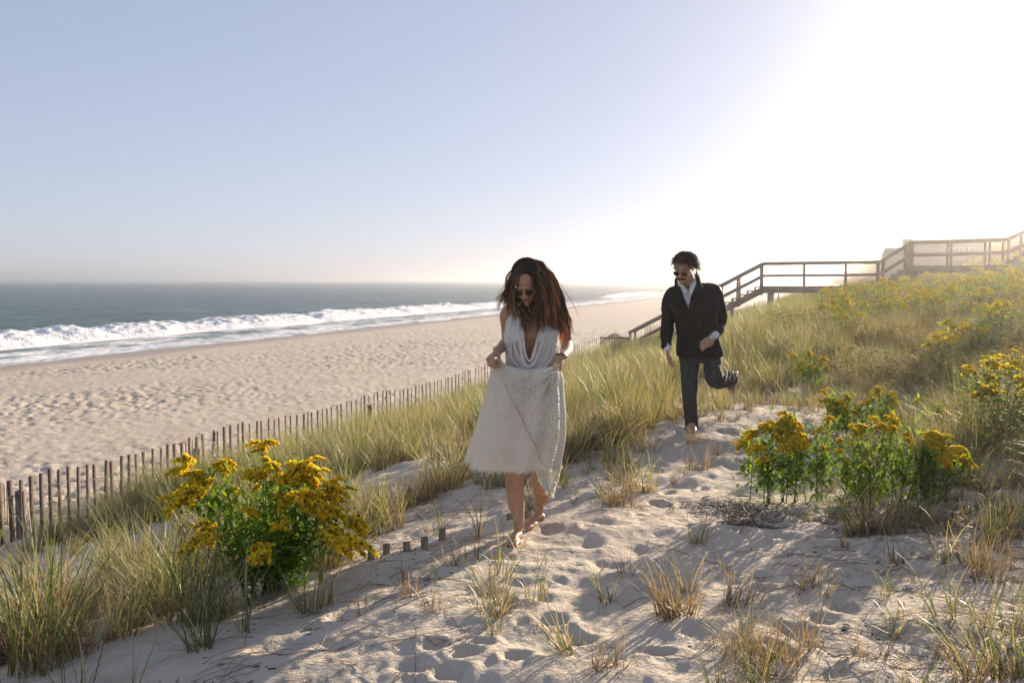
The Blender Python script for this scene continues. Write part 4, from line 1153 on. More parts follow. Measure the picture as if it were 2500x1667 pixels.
# --- tufts one can point to on the open sand
def single_tuft(vx, vy, kind, n, h, spread, label, seed, stalks=0, leanx=0.0):
    x, y, _ = hit(vx, vy); z = gz(x, y)
    V, F, c = tuft(seed, n, kind, h, spread)
    if leanx: V[:, 0] += leanx * np.clip(V[:, 2], 0, None)
    if stalks:
        s = seed_stalk(seed + 1, h * 1.5, .12, stalks); V, F, c = merge([(V, F, c), s])
    link('grass_tuft', new_mesh('grass_tuft', V, F, c), M['grass'], loc=(x, y, z - .005), label=label, cat='grass tuft', group='grass tufts growing singly on the open sand')
T_ = [
 (1985, 1222, 'mixed', 80, .46, .11, 'wide grey-green grass clump growing out in front of the right goldenrods', 0, 0),
 (2110, 1205, 'mixed', 50, .40, .09, 'loose grass clump at the right end of the spreading goldenrod', 0, .1),
 (1592, 1014, 'dry', 60, .25, .09, 'wisps of dry grass over the running man\'s planted foot', 0, 0),
 (1055, 1292, 'stub', 46, .24, .11, 'dark stubby burnt-looking tuft on the sand left of the front foot', 0, 0),
 (1098, 1240, 'green', 7, .52, .02, 'thin spray of upright green blades just left of her front ankle', 0, .12),
 (1008, 1225, 'sparse', 9, .42, .03, 'slender green shoots behind the row of buried stubs', 0, 0),
 (906, 1218, 'mixed', 34, .50, .06, 'upright green and tan tuft behind the leftmost buried stubs', 0, 0),
 (832, 1412, 'stub', 9, .28, .03, 'thin bare brown stalks standing alone right of the large goldenrod', 0, 0),
 (722, 1402, 'mixed', 60, .34, .09, 'bushy tuft at the right foot of the large goldenrod', 0, 0),
 (460, 1490, 'green', 34, .62, .05, 'tall narrow green tuft in front of the large goldenrod', 0, 0),
 (560, 1455, 'sparse', 8, .55, .03, 'few tall blades below the centre of the large goldenrod', 0, 0),
 (1202, 1262, 'sparse', 5, .14, .015, 'tiny blades of grass sprouting against her front foot', 0, 0),
 (1250, 1298, 'stub', 16, .18, .03, 'small brown stub tuft on sand right of her front foot', 0, 0),
 (1376, 1312, 'stub', 16, .14, .03, 'tiny dry tuft halfway between her feet and the big grey-brown tuft', 0, 0),
 (1553, 1415, 'dry', 90, .40, .08, 'big grey-brown tuft with straggling stalks in the open sand', 0, 0),
 (1598, 1415, 'stub', 8, .30, .02, 'leaning brown stalk bunch touching the big grey-brown tuft', 0, .25),
 (1606, 1250, 'mixed', 30, .30, .06, 'short tuft with bright green tips beside the dark twigs', 0, .2),
 (1852, 1352, 'dry', 44, .24, .06, 'short dry tuft in the middle of the shaded sand at right', 0, 0),
 (1888, 1370, 'sparse', 10, .36, .02, 'slanting green shoot beside the short dry tuft', 0, .3),
 (2095, 1335, 'stub', 22, .16, .04, 'small grey stub tuft near the right edge of the shaded sand', 0, 0),
 (2136, 1378, 'stub', 5, .13, .012, 'single short brown stake-like stem in shaded sand', 0, 0),
 (2003, 1512, 'stub', 26, .20, .06, 'low ring of broken red-brown stems near the bottom right', 0, 0),
 (1760, 1530, 'dry', 120, .30, .14, 'wide russet clump of dead grass at the bottom edge, right of centre', 1, 0),
 (1690, 1490, 'dry', 60, .26, .10, 'russet dead grass clump with curled blades left of the widest one', 0, 0),
 (1395, 1540, 'stub', 46, .26, .07, 'upright brown clump at the bottom edge, middle of the picture', 0, 0),
 (1300, 1500, 'mixed', 22, .36, .03, 'arching green blades leaning left over the footprints', 0, -.5),
 (1322, 1462, 'sparse', 10, .19, .03, 'thin stalk with a furry seed head above the footprints', 1, 0),
 (2320, 1545, 'green', 44, .48, .09, 'tall fresh green clump in the bottom right corner', 0, 0),
 (2250, 1560, 'mixed', 36, .40, .08, 'mixed green and brown clump left of the corner clump', 0, -.2),
 (105, 1445, 'mixed', 80, .50, .08, 'fan-shaped tuft with an orange-brown base at lower left', 0, -.2),
 (1815, 1285, 'stub', 10, .10, .02, 'little brown nub of grass just below the right goldenrods', 0, 0),
 (2090, 1275, 'mixed', 10, .20, .02, 'small green shoot below the spreading goldenrod', 0, .15),
 (2260, 1315, 'dry', 50, .30, .08, 'brown tuft by the right edge above the shaded sand', 0, .2),
 (1690, 1320, 'stub', 14, .09, .03, 'flattened dead tuft right of the leaning stalks', 0, 0),
 (1425, 1160, 'dry', 90, .34, .12, 'thick dry tuft with spreading blades right of the skirt hem', 0, 0),
 (1485, 1130, 'mixed', 50, .42, .07, 'tall loose tuft between the dry tuft and the man', 0, 0),
 
]
for i, (vx, vy, kind, n, h, sp, lab, st, lx) in enumerate(T_):
    single_tuft(vx, vy, kind, n, h, sp, lab, 500 + i * 7, st, lx)
# foreground green blades at the lower left corner
for i, (vx, vy, n, h, lx, lab) in enumerate(((175, 1600, 16, .46, .05, 'broad green blades rising from the bottom edge at lower left'), (60, 1640, 10, .36, -.35, 'arching pale blades in the bottom left corner'), (300, 1620, 9, .42, .25, 'long arching blades at the bottom edge left of centre'))):
    x, y, _ = hit(vx, min(vy, 1700)); z = gz(x, y)
    V, F, c = tuft(900 + i, n, 'green', h, .05); V[:, 0] += lx * np.clip(V[:, 2], 0, None)
    link('grass_tuft', new_mesh('grass_tuft', V, F, c), M['grass'], loc=(x, y, z), label=lab, cat='grass tuft')
# seed heads rising over the dune edge
for i, (vx, vy, h) in enumerate(((880, 1010, 1.35), (960, 1010, 1.25), (1005, 930, 1.2), (1075, 960, 1.1), (905, 1000, 1.1))):
    slab = ('tallest straw seed stalk, above the left end of the dense grass', 'long arched seed stalk over the middle of the dense grass', 'short seed stalk above the crest of the dense grass', 'seed stalk nearest the skirt, above the fence tops', 'lower drooping seed stalk beside the tallest one')[i]
    x, y, _ = hit(vx, vy)
    V, F, c = seed_stalk(950 + i, h, .05, 1)
    link('seed_stalk', new_mesh('seed_stalk', V, F, c), M['grass'], loc=(x, y, gz(x, y)), label=slab, cat='grass stalk', group='seed stalks above the grass left of the woman')

# ================================================================== people
def proj(P):                        # world points -> 2352-wide view coordinates
    P = np.asarray(P, float); x, y, z = P[..., 0], P[..., 1], P[..., 2] - CAMZ
    cp, sp = math.cos(PITCH), math.sin(PITCH)
    dep = y * cp - z * sp; up = y * sp + z * cp
    return (1250 + FPX * x / dep) / 1.06293, (833.5 - FPX * up / dep) / 1.06293
def catmull(P, m=6):
    P = np.asarray(P, float)
    Q = np.concatenate([[2 * P[0] - P[1]], P, [2 * P[-1] - P[-2]]]); out = []
    for i in range(1, len(Q) - 2):
        for k in range(m):
            t = k / m
            out.append(.5 * ((2 * Q[i]) + (-Q[i - 1] + Q[i + 1]) * t + (2 * Q[i - 1] - 5 * Q[i] + 4 * Q[i + 1] - Q[i + 2]) * t * t + (-Q[i - 1] + 3 * Q[i] - 3 * Q[i + 1] + Q[i + 2]) * t ** 3))
    out.append(P[-1]); return np.array(out)
def ring_loft(rings):
    n = len(rings[0]); V = list(np.concatenate(rings)); F = []
    for k in range(len(rings) - 1):
        for i in range(n):
            j = (i + 1) % n
            F.append((k * n + i, k * n + j, (k + 1) * n + j, (k + 1) * n + i))
    a = len(V); V.append(rings[0].mean(0)); V.append(rings[-1].mean(0)); b = (len(rings) - 1) * n
    for i in range(n):
        j = (i + 1) % n; F.append((a, j, i)); F.append((a + 1, b + i, b + j))
    return np.array(V), F
def limb(pts, seg=18, m=6):         # pts rows: x y z r ; round ended
    Q = catmull(np.array(pts), m) if len(pts) > 2 else np.linspace(pts[0], pts[1], 6)
    C, R = Q[:, :3], Q[:, 3]
    t0 = unit(C[0] - C[1]); t1 = unit(C[-1] - C[-2])
    pre = [(C[0] + t0 * R[0] * math.sin(a), R[0] * math.cos(a)) for a in (1.45, 1.1, .75, .4)]
    post = [(C[-1] + t1 * R[-1] * math.sin(a), R[-1] * math.cos(a)) for a in (.4, .75, 1.1, 1.45)]
    C = np.array([p[0] for p in pre] + list(C) + [p[0] for p in post]); R = np.array([p[1] for p in pre] + list(R) + [p[1] for p in post])
    T = unit(np.gradient(C, axis=0)); ref = np.array([.2, .9, .3]) if abs(T[len(T) // 2][1]) < .8 else np.array([1, 0, .2])
    rings = []; a = np.arange(seg) * 2 * np.pi / seg
    for c, r_, t in zip(C, R, T):
        A = unit(np.cross(t, ref)); B = np.cross(t, A)
        rings.append(c + r_ * (np.outer(np.cos(a), A) + np.outer(np.sin(a), B)))
    return ring_loft(rings)
def ell(c, r, Rm=None, seg=18, rings_=12):
    out = []; a = np.arange(seg) * 2 * np.pi / seg
    for k in range(1, rings_):
        f = np.pi * k / rings_
        q = np.stack([np.sin(f) * np.cos(a) * r[0], np.sin(f) * np.sin(a) * r[1], np.full(seg, np.cos(f) * r[2])], 1)
        if Rm is not None: q = q @ np.asarray(Rm).T
        out.append(q + np.asarray(c))
    return ring_loft(out)
def trunk(secs, seg=36, pw=2.4, m=5):    # secs rows: cx cy z rx ry yaw
    S = catmull(np.array(secs, float), m); rings = []
    a = np.arange(seg) * 2 * np.pi / seg
    ca, sa = np.cos(a), np.sin(a)
    q = (np.abs(ca) ** pw + np.abs(sa) ** pw) ** (-1 / pw)
    for cx, cy, z, rx, ry, yw in S:
        x, y = q * ca * rx, q * sa * ry
        rings.append(np.stack([cx + x * math.cos(yw) - y * math.sin(yw), cy + x * math.sin(yw) + y * math.cos(yw), np.full(seg, z)], 1))
    return ring_loft(rings)
def fuse(parts, voxel=.005, smooth=6, fac=.5):
    V, F, n = [], [], 0
    for v, f in parts:
        V.append(np.asarray(v)); F += [tuple(int(i) + n for i in q) for q in f]; n += len(v)
    V = np.concatenate(V)
    me = bpy.data.meshes.new('tmp'); me.from_pydata(V.tolist(), [], F); me.update()
    import bmesh
    bm = bmesh.new(); bm.from_mesh(me)
    # each closed piece outward
    bmesh.ops.recalc_face_normals(bm, faces=bm.faces); bm.to_mesh(me); bm.free()
    o = bpy.data.objects.new('tmp', me); COL.objects.link(o)
    md = o.modifiers.new('r', 'REMESH'); md.mode = 'VOXEL'; md.voxel_size = voxel
    if smooth:
        ms = o.modifiers.new('s', 'SMOOTH'); ms.factor = fac; ms.iterations = smooth
    dg = bpy.context.evaluated_depsgraph_get()
    ev = o.evaluated_get(dg); m2 = ev.to_mesh()
    nv = len(m2.vertices); co = np.empty(nv * 3, np.float32); m2.vertices.foreach_get('co', co)
    nr = np.empty(nv * 3, np.float32); m2.vertices.foreach_get('normal', nr)
    fs = [tuple(p.vertices) for p in m2.polygons]
    ev.to_mesh_clear(); bpy.data.objects.remove(o); bpy.data.meshes.remove(me)
    return co.reshape(-1, 3).astype(float), nr.reshape(-1, 3).astype(float), fs
def cut(V, Nn, F, test):             # drop faces whose centre passes the test(centre, normal)
    F4 = [f for f in F]
    C = np.array([V[list(f)].mean(0) for f in F4]); Q = np.array([Nn[list(f)].mean(0) for f in F4])
    k = ~test(C, Q)
    F5 = [f for f, kk in zip(F4, k) if kk]
    used = np.unique(np.concatenate([np.array(f) for f in F5])); mp = -np.ones(len(V), int); mp[used] = np.arange(len(used))
    return V[used], [tuple(mp[list(f)]) for f in F5]
def inpoly(px, py, poly):
    poly = np.array(poly, float); c = np.zeros(px.shape, bool); j = len(poly) - 1
    for i in range(len(poly)):
        xi, yi = poly[i]; xj, yj = poly[j]
        c ^= ((yi > py) != (yj > py)) & (px < (xj - xi) * (py - yi) / (yj - yi + 1e-12) + xi); j = i
    return c
def rot3(pitch, yaw, roll):          # pitch tips the face down, yaw turns it towards the picture's left, roll tilts the crown to the right
    return np.array((Matrix.Rotation(-yaw, 3, 'Z') @ Matrix.Rotation(pitch, 3, 'X') @ Matrix.Rotation(roll, 3, 'Y')))
def head_parts(c, Rm, s=1.0, fem=True):
    L = [((0, .018, .035), (.074, .095, .082)), ((0, -.028, -.028), (.060, .062, .084)), ((0, -.034, -.074), (.045 if fem else .052, .05, .036)),
         ((0, -.076, -.098), (.017 if fem else .022, .016, .015)), ((0, -.083, .017), (.047, .012, .009)),
         ((.036, -.064, -.028), (.022, .019, .02)), ((-.036, -.064, -.028), (.022, .019, .02)),
         ((0, -.092, -.061), (.021, .008, .0055)), ((0, -.089, -.072), (.018, .008, .006)),
         ((.076, .012, -.012), (.009, .019, .031)), ((-.076, .012, -.012), (.009, .019, .031)),
         ((.011, -.102, -.036), (.009, .010, .008)), ((-.011, -.102, -.036), (.009, .010, .008))]
    out = [ell(np.asarray(c) + Rm @ (np.array(p) * s), np.array(r_) * s, Rm, 20, 14) for p, r_ in L]
    w = lambda *p: np.asarray(c) + Rm @ (np.array(p) * s)
    out.append(limb([(*w(0, -.086, .006), .007 * s), (*w(0, -.100, -.016), .008 * s), (*w(0, -.112, -.034), .0105 * s)], 12))
    return out, w
def hand_parts(wrist, d, n, side, curls, s=1.0, thumb=.6, spread=.10):
    """d: towards the fingers, n: out of the palm, side +1/-1: which way the thumb lies"""
    d = unit(np.array(d, float)); n = np.array(n, float); n = unit(n - d * (n @ d)); b = np.cross(d, n) * side
    w = np.asarray(wrist, float); out = []
    R_ = np.stack([b, d, n], 1)
    out.append(ell(w + d * .045 * s, (.036 * s, .050 * s, .014 * s), R_, 16, 12))
    out.append(ell(w + d * .070 * s, (.038 * s, .024 * s, .012 * s), R_, 16, 12))
    out.append(ell(w + d * .035 * s + b * .024 * s + n * .006 * s, (.014 * s, .030 * s, .013 * s), R_, 14, 10))
    Ls = [(.044, .026, .021), (.049, .030, .022), (.045, .028, .022), (.036, .021, .019)]
    for k in range(4):
        base = w + d * (.084 - .004 * abs(k - 1)) * s + b * (.028 - .0185 * k) * s
        ang = 0; p = base - d * .012 * s; pts = [(*p, .0092 * s)]; p = base
        sp = spread * (1.2 - k)
        dd = unit(d + b * sp)
        for j, l in enumerate(Ls[k]):
            ang += curls[k][j]
            p = p + (dd * math.cos(ang) + n * math.sin(ang)) * l * s
            pts.append((*p, (.0086 - .0010 * j) * s))
        out.append(limb(pts, 10, 4))
    tb = w + d * .018 * s + b * .028 * s
    t1 = tb + (d * .55 + b * (.65 - .5 * thumb) + n * thumb * .7) * .042 * s
    t2 = t1 + unit(d * .8 + n * thumb - b * .35 * thumb) * .030 * s
    t3 = t2 + unit(d * .75 + n * thumb * .9 - b * .7 * thumb) * .024 * s
    out.append(limb([(*tb, .012 * s), (*t1, .0105 * s), (*t2, .0095 * s), (*t3, .008 * s)], 10, 4))
    return out
def foot_parts(heel, toe, up, s=1.0, arch=.0):
    """heel and toe tips on the sole line"""
    heel, toe, up = (np.array(t, float) for t in (heel, toe, up))
    d = unit(toe - heel); Lf = np.linalg.norm(toe - heel); up = unit(up - d * (up @ d)); b = np.cross(d, up)
    R_ = np.stack([b, d, up], 1); out = []
    P = lambda f, sd, h: heel + d * Lf * f + b * sd * s + up * h * s
    out.append(ell(P(.12, 0, .030), (.031 * s, .036 * s, .031 * s), R_, 16, 12))
    out.append(limb([(*P(.14, 0, .036), .028 * s), (*P(.38, .0, .038), .029 * s), (*P(.58, 0, .028), .026 * s), (*P(.72, 0, .020), .019 * s)], 16))
    out.append(ell(P(.62, .0, .019), (.043 * s, .060 * s, .018 * s), R_, 16, 12))
    out.append(ell(P(.40, .012, .014), (.026 * s, .070 * s, .014 * s), R_, 16, 12))
    for k in range(5):
        sd = (-.034 + .0165 * k); f0 = .78 - .018 * k; l = (.20, .19, .17, .15, .13)[k] if False else (.93 - .035 * k)
        rr_ = (.0125, .0088, .0083, .0078, .0072)[k]
        f1 = (1.0, .99, .965, .93, .89)[k]
        out.append(limb([(*P(f0 - .08, sd * .95, .014), rr_ * s), (*P((f0 + f1) / 2, sd, .017), rr_ * s), (*P(f1 - .03, sd * 1.02, .010), rr_ * .95 * s)], 10, 4))
    return out, P

def skin_mat(name, c, c2):
    m, nt, b = nmat(name)
    b.inputs['Roughness'].default_value = .48
    b.inputs['Specular IOR Level'].default_value = .42
    b.inputs['Subsurface Weight'].default_value = .12
    b.inputs['Subsurface Radius'].default_value = (.02, .008, .004)
    b.inputs['Subsurface Scale'].default_value = .5
    tc = N(nt, 'ShaderNodeTexCoord')
    nz = N(nt, 'ShaderNodeTexNoise', ins={'Scale': 14.0, 'Detail': 4}); nt.links.new(tc.outputs['Object'], nz.inputs['Vector'])
    r_ = ramp(nt, [(.35, c2), (.65, c)]); nt.links.new(nz.outputs[0], r_.inputs[0]); nt.links.new(r_.outputs[0], b.inputs['Base Color'])
    n2 = N(nt, 'ShaderNodeTexNoise', ins={'Scale': 160.0, 'Detail': 3}); nt.links.new(tc.outputs['Object'], n2.inputs['Vector'])
    bp = N(nt, 'ShaderNodeBump', ins={'Distance': .0012, 'Strength': .6}); nt.links.new(n2.outputs[0], bp.inputs['Height']); nt.links.new(bp.outputs[0], b.inputs['Normal'])
    return m
M['skinw'] = skin_mat('skin_tan', (.52, .30, .195), (.45, .25, .16))
M['skinm'] = skin_mat('skin', (.50, .30, .21), (.43, .25, .17))
M['nail'] = simple('nail_polish', (.62, .10, .16), rough=.25)
M['lip'] = simple('lip', (.38, .13, .11), rough=.4)
M['hair'] = leafy('hair', .45, .42, .35, (1.8, 1.35, .75))
M['dress'] = simple('ivory_fabric', (.80, .775, .72), (.75, .72, .66), rough=.8, scale=10, bump=.0012, bscale=220, spec=.2)
def thin_cloth(name, c, tr=.25, bump=.004, bscale=60):
    m = simple(name, c, tuple(x * .93 for x in c), rough=.85, scale=12, bump=bump, bscale=bscale, spec=.15)
    nt = m.node_tree; b = nt.nodes['Principled BSDF']
    t = N(nt, 'ShaderNodeBsdfTranslucent'); t.inputs[0].default_value = (c[0], c[1] * .96, c[2] * .88, 1)
    ms = N(nt, 'ShaderNodeMixShader'); ms.inputs[0].default_value = tr
    nt.links.new(b.outputs[0], ms.inputs[1]); nt.links.new(t.outputs[0], ms.inputs[2]); nt.links.new(ms.outputs[0], nt.nodes['Material Output'].inputs['Surface'])
    return m
M['satin'] = thin_cloth('white_satin', (.87, .86, .83), .30, .0008, 90)
M['rosette'] = thin_cloth('ruffled_ivory_fabric', (.88, .86, .78), .30, .006, 85)
M['jacket'] = simple('dark_navy_wool', (.016, .016, .018), (.010, .010, .012), rough=.85, scale=30, bump=.0016, bscale=140, spec=.25)
M['trouser'] = simple('charcoal_cloth', (.055, .057, .060), (.040, .042, .045), rough=.85, scale=30, bump=.0016, bscale=150, spec=.25)
M['shirt'] = thin_cloth('white_shirt', (.80, .81, .84), .12, .0008, 120)
M['lens'] = simple('dark_lens', (.03, .018, .010), rough=.15, spec=.35)
M['gold'] = simple('gold_metal', (.75, .52, .25), rough=.3, metal=1)
M['steel'] = simple('watch_metal', (.6, .6, .6), rough=.25, metal=1)
M['button'] = simple('dark_button', (.03, .025, .02), rough=.3, spec=.6)

def part(name, VF, mat, root, O, smooth=True, col=None, label=None, solid=0):
    V, F = VF
    me = new_mesh(name, np.asarray(V) - O, F if isinstance(F, np.ndarray) else [tuple(f) for f in F], col, smooth=smooth)
    o = link(name, me, mat, root, label=label)
    if solid:
        md = o.modifiers.new('thickness', 'SOLIDIFY'); md.thickness = solid; md.offset = 0
    return o
def glasses(w, Rm, s, root, O, half=.034, lr=.026, zc=.0, dy=-.098):
    """round-ish sunglasses on a head; w maps head coordinates to the world"""
    a = np.linspace(0, 2 * np.pi, 25)[:-1]; fr = None; parts_ = []
    for sd in (-1, 1):
        ring = np.stack([sd * half + lr * np.cos(a), np.full(24, dy) + .006 * np.abs(np.cos(a)), zc + lr * .86 * np.sin(a) - .004], 1)
        W_ = np.array([w(*p) for p in ring]); C = np.concatenate([W_, W_[:2]])[None]
        parts_.append(tube_strands(C, np.full((1, 26), .0016 * s), 5))
        Vl = np.concatenate([W_ + Rm @ np.array([0, -.001, 0]), W_ + Rm @ np.array([0, .001, 0]), [np.mean(W_, 0) + Rm @ np.array([0, -.005, 0])], [np.mean(W_, 0) + Rm @ np.array([0, .003, 0])]])
        Fl = [(48, i, (i + 1) % 24) for i in range(24)] + [(49, 24 + (i + 1) % 24, 24 + i) for i in range(24)] + [(i, 24 + i, 24 + (i + 1) % 24, (i + 1) % 24) for i in range(24)]
        if fr is None: fr = []
        fr.append((Vl, Fl))
        C = np.array([w(sd * (half + lr * .95), dy + .006, zc + .004), w(sd * .076, -.04, zc + .004), w(sd * .079, .015, zc - .002), w(sd * .077, .03, zc - .02)])
        parts_.append(tube_strands(catmull(C, 5)[None], np.full((1, 16), .0017 * s), 5))
    C = np.array([w(-half + lr, dy, zc + .005), w(0, dy - .006, zc + .009), w(half - lr, dy, zc + .005)])
    parts_.append(tube_strands(catmull(C, 5)[None], np.full((1, 11), .0015 * s), 5))
    g = part('sunglasses', join(parts_), M['gold'], root, O)
    for V, F in fr: part('lens', (V, F), M['lens'], g, O, smooth=False)
    return g
def wrinkle(V, Nn, amp, sc, seed, aniso=(1, 1, 1)):
    q = V * np.array(aniso)
    return V + Nn * (amp * fbm3(q, sc, 3, seed))[:, None]

# ------------------------------------------------------------------ the woman
xw, yw, zw_ = hit(1178, 1255)
OW = np.array([at(1215, 1240, 5.75)[0], 5.75, gz(xw, yw)])
woman = link('person', None, loc=OW, label='barefoot woman in a white halter dress and sunglasses, head bowed, lifting her skirt', cat='person')
A = at
HC = A(1209, 650, 5.66); HR = rot3(rad(30), rad(10), rad(-3)); 
hp_, hw = head_parts(HC, HR, .97)
def P4(vx, vy, Y, r_): return (*A(vx, vy, Y), r_)
ground_front = hit(1180, 1262); ground_back = hit(1232, 1218)
wb = list(hp_)
wb.append(limb([P4(1214, 672, 5.74, .052), P4(1222, 690, 5.79, .050), P4(1226, 708, 5.82, .058)]))
def S_(vx, vy, Y, hw_, ry, yw=0): p = A(vx, vy, Y); return (p[0], p[1], p[2], hw_, ry, yw)
yawW = rad(-6)
wb.append(trunk([S_(1224, 700, 5.82, .085, .060, yawW), S_(1224, 712, 5.82, .150, .078, yawW), S_(1222, 735, 5.82, .155, .095, yawW), S_(1221, 765, 5.81, .148, .108, yawW), S_(1221, 800, 5.82, .128, .092, yawW),
                 S_(1221, 830, 5.82, .122, .088, yawW), S_(1220, 865, 5.82, .150, .105, yawW), S_(1220, 900, 5.82, .170, .115, yawW), S_(1220, 935, 5.82, .165, .11, yawW)]))
for sx in (1196, 1246):          # bust
    wb.append(ell(A(sx, 765, 5.735), (.052, .050, .052)))
# arms
wb.append(limb([P4(1176, 716, 5.82, .047), P4(1166, 724, 5.84, .047), P4(1166, 750, 5.92, .040), P4(1166, 782, 6.0, .034)]))
wb.append(limb([P4(1166, 782, 6.0, .034), P4(1160, 790, 5.9, .036), P4(1150, 800, 5.76, .029), P4(1142, 806, 5.68, .0235)]))
wb.append(limb([P4(1272, 716, 5.84, .048), P4(1284, 724, 5.88, .049), P4(1295, 755, 5.93, .042), P4(1301, 790, 5.98, .036)]))
wb.append(limb([P4(1301, 790, 5.98, .036), P4(1302, 800, 5.9, .037), P4(1297, 812, 5.8, .030), P4(1291, 818, 5.72, .024)]))
WL = A(1141, 807, 5.67); WR = A(1291, 819, 5.71)
wb += hand_parts(WL, (-.42, -.55, -.35), (.35, -.1, -.9), 1, [(1.0, 1.1, .7), (1.1, 1.1, .7), (1.15, 1.1, .7), (1.2, 1.1, .7)], .95, .9, .03)
wb += hand_parts(WR, (-.20, -.35, -.78), (-.75, .25, -.15), -1, [(.75, 1.0, .6), (.9, 1.05, .7), (1.0, 1.1, .7), (1.1, 1.1, .7)], .95, .9, .03)
# legs
gf, gb = ground_front, ground_back
toeF = np.array([*hit(1170, 1264)[:2], 0]); toeF[2] = gz(toeF[0], toeF[1]) + .0
heelF = np.array([A(1192, 1228, 5.73)[0], 5.73, 0]); heelF[2] = gz(heelF[0], heelF[1]) + .01
fp, Pf = foot_parts(heelF, toeF, (0, 0, 1), .95); wb += fp
ankF = heelF + np.array([-.002, -.045, .085])
wb.append(limb([P4(1193, 905, 5.82, .082), P4(1184, 985, 5.74, .072), P4(1181, 1062, 5.68, .054), P4(1182, 1105, 5.70, .055), P4(1186, 1150, 5.71, .050), (*(ankF + [0, 0, .05]), .034), (*ankF, .031)]))
heelB = np.array([A(1247, 1200, 6.12)[0], 6.12, 0]); heelB[2] = gz(heelB[0], heelB[1]) + .015
toeB = np.array([*hit(1212, 1218)[:2], 0]); toeB[2] = gz(toeB[0], toeB[1])
db = unit(toeB - heelB); toeB = heelB + db * .225; toeB[2] = gz(toeB[0], toeB[1]) + .002
fp, Pb = foot_parts(heelB, toeB, (0, 0, 1), .95); wb += fp
ankB = heelB + db * .045 + np.array([0, 0, .082])
wb.append(limb([P4(1246, 905, 5.84, .082), P4(1246, 985, 5.84, .072), P4(1240, 1065, 5.86, .054), P4(1242, 1105, 5.95, .054), P4(1245, 1140, 6.03, .047), (*(ankB + [0.004, .01, .05]), .034), (*ankB, .031)]))
V, Nn, F = fuse(wb, .0042, 5)
part('body', (V, F), M['skinw'], woman, OW)
for Pq in (Pf,):
    for k in range(5):
        f1 = (1.0, .99, .965, .93, .89)[k]
        c = Pq(f1 - .012, (-.034 + .0165 * k) * 1.02, (.0125, .0088, .0083, .0078, .0072)[k] + .011)
        part('toenail', ell(c, (.0065 if k == 0 else .0042, .0065, .003), None, 8, 6), M['nail'], woman, OW)
V, F = ell(hw(0, -.097, -.0615), np.array((.020, .005, .0042)) * .97, HR, 12, 8); part('lips', (V, F), M['lip'], woman, OW)
glasses(hw, HR, 1.0, woman, OW, half=.033, lr=.027, zc=-.004, dy=-.104)
for wr, d in ((WL, (-.42, -.55, -.35)), (WR, (-.2, -.35, -.78))):
    d = unit(np.array(d)); a_ = unit(np.cross(d, [0, 1, .1])); b_ = np.cross(d, a_)
    th = np.linspace(0, 2 * np.pi, 22)
    C = (wr - d * .006) + np.outer(np.cos(th), a_) * .030 + np.outer(np.sin(th), b_) * .027
    V, F = tube_strands(C[None], np.full((1, 22), .0022 if wr is WL else .0042), 5)
    part('bracelet', (V, F), M['gold'] if wr is WL else M['button'], woman, OW)

# halter top: fitted over the torso, then trimmed to its outline
off = .012
tb_ = [trunk([S_(1224, 706, 5.82, .10, .078, yawW), S_(1223, 716, 5.82, .160, .092, yawW), S_(1222, 735, 5.81, .163, .112, yawW), S_(1221, 765, 5.79, .162, .134, yawW), S_(1221, 800, 5.80, .152, .120, yawW),
              S_(1221, 830, 5.80, .150, .112, yawW), S_(1220, 850, 5.81, .156, .115, yawW), S_(1220, 872, 5.82, .162, .12, yawW)])]
for sx in (1194, 1247): tb_.append(ell(A(sx, 768, 5.725), (.060, .062, .066)))
def fold(pts, r_, yo=0): return limb([(*A(x, y, Y + yo), r_) for x, y, Y in pts], 10, 5)
tb_ += [fold([(1186, 712, 5.76), (1199, 738, 5.70), (1203, 770, 5.655), (1208, 806, 5.65), (1216, 826, 5.66), (1226, 812, 5.65), (1234, 775, 5.655), (1243, 742, 5.70), (1258, 714, 5.77)], .010),
        fold([(1192, 735, 5.70), (1194, 780, 5.655), (1200, 820, 5.66), (1212, 842, 5.665), (1230, 828, 5.66), (1246, 780, 5.66), (1254, 735, 5.72)], .009),
        fold([(1178, 760, 5.70), (1184, 800, 5.67), (1200, 838, 5.675), (1215, 852, 5.68), (1240, 842, 5.68), (1262, 800, 5.68), (1268, 760, 5.72)], .008),
        fold([(1168, 800, 5.71), (1180, 830, 5.69), (1205, 850, 5.69)], .008), fold([(1278, 795, 5.72), (1262, 832, 5.69), (1238, 852, 5.68)], .008),
        fold([(1176, 722, 5.74), (1172, 765, 5.70), (1176, 810, 5.70)], .006), fold([(1266, 730, 5.75), (1272, 770, 5.71), (1268, 815, 5.70)], .006)]
V, Nn, F = fuse(tb_, .0045, 4)
V = wrinkle(V, Nn, .003, 14, 9, (2.2, 1, .45))
outer = [(1190, 700), (1179, 713), (1163, 738), (1158, 768), (1157, 800), (1152, 880), (1295, 880), (1287, 800), (1285, 762), (1279, 742), (1262, 720), (1256, 700), (1248, 720), (1240, 745), (1232, 780), (1219, 824), (1214, 826), (1208, 808), (1204, 775), (1202, 740), (1194, 712)]
def ctest(C, Q):
    px, py = proj(C)
    front = C[:, 1] < 5.80
    return (front & ~inpoly(px, py, outer)) | (~front & (py < 835) & ~((py > 760) & (C[:, 1] < 5.86) & (np.abs(px - 1221) > 45))) | (C[:, 2] < A(0, 880, 5.8)[2])
Vc, Fc = cut(V, Nn, F, ctest)
part('halter_top', (Vc, Fc), M['satin'], woman, OW, solid=.003)

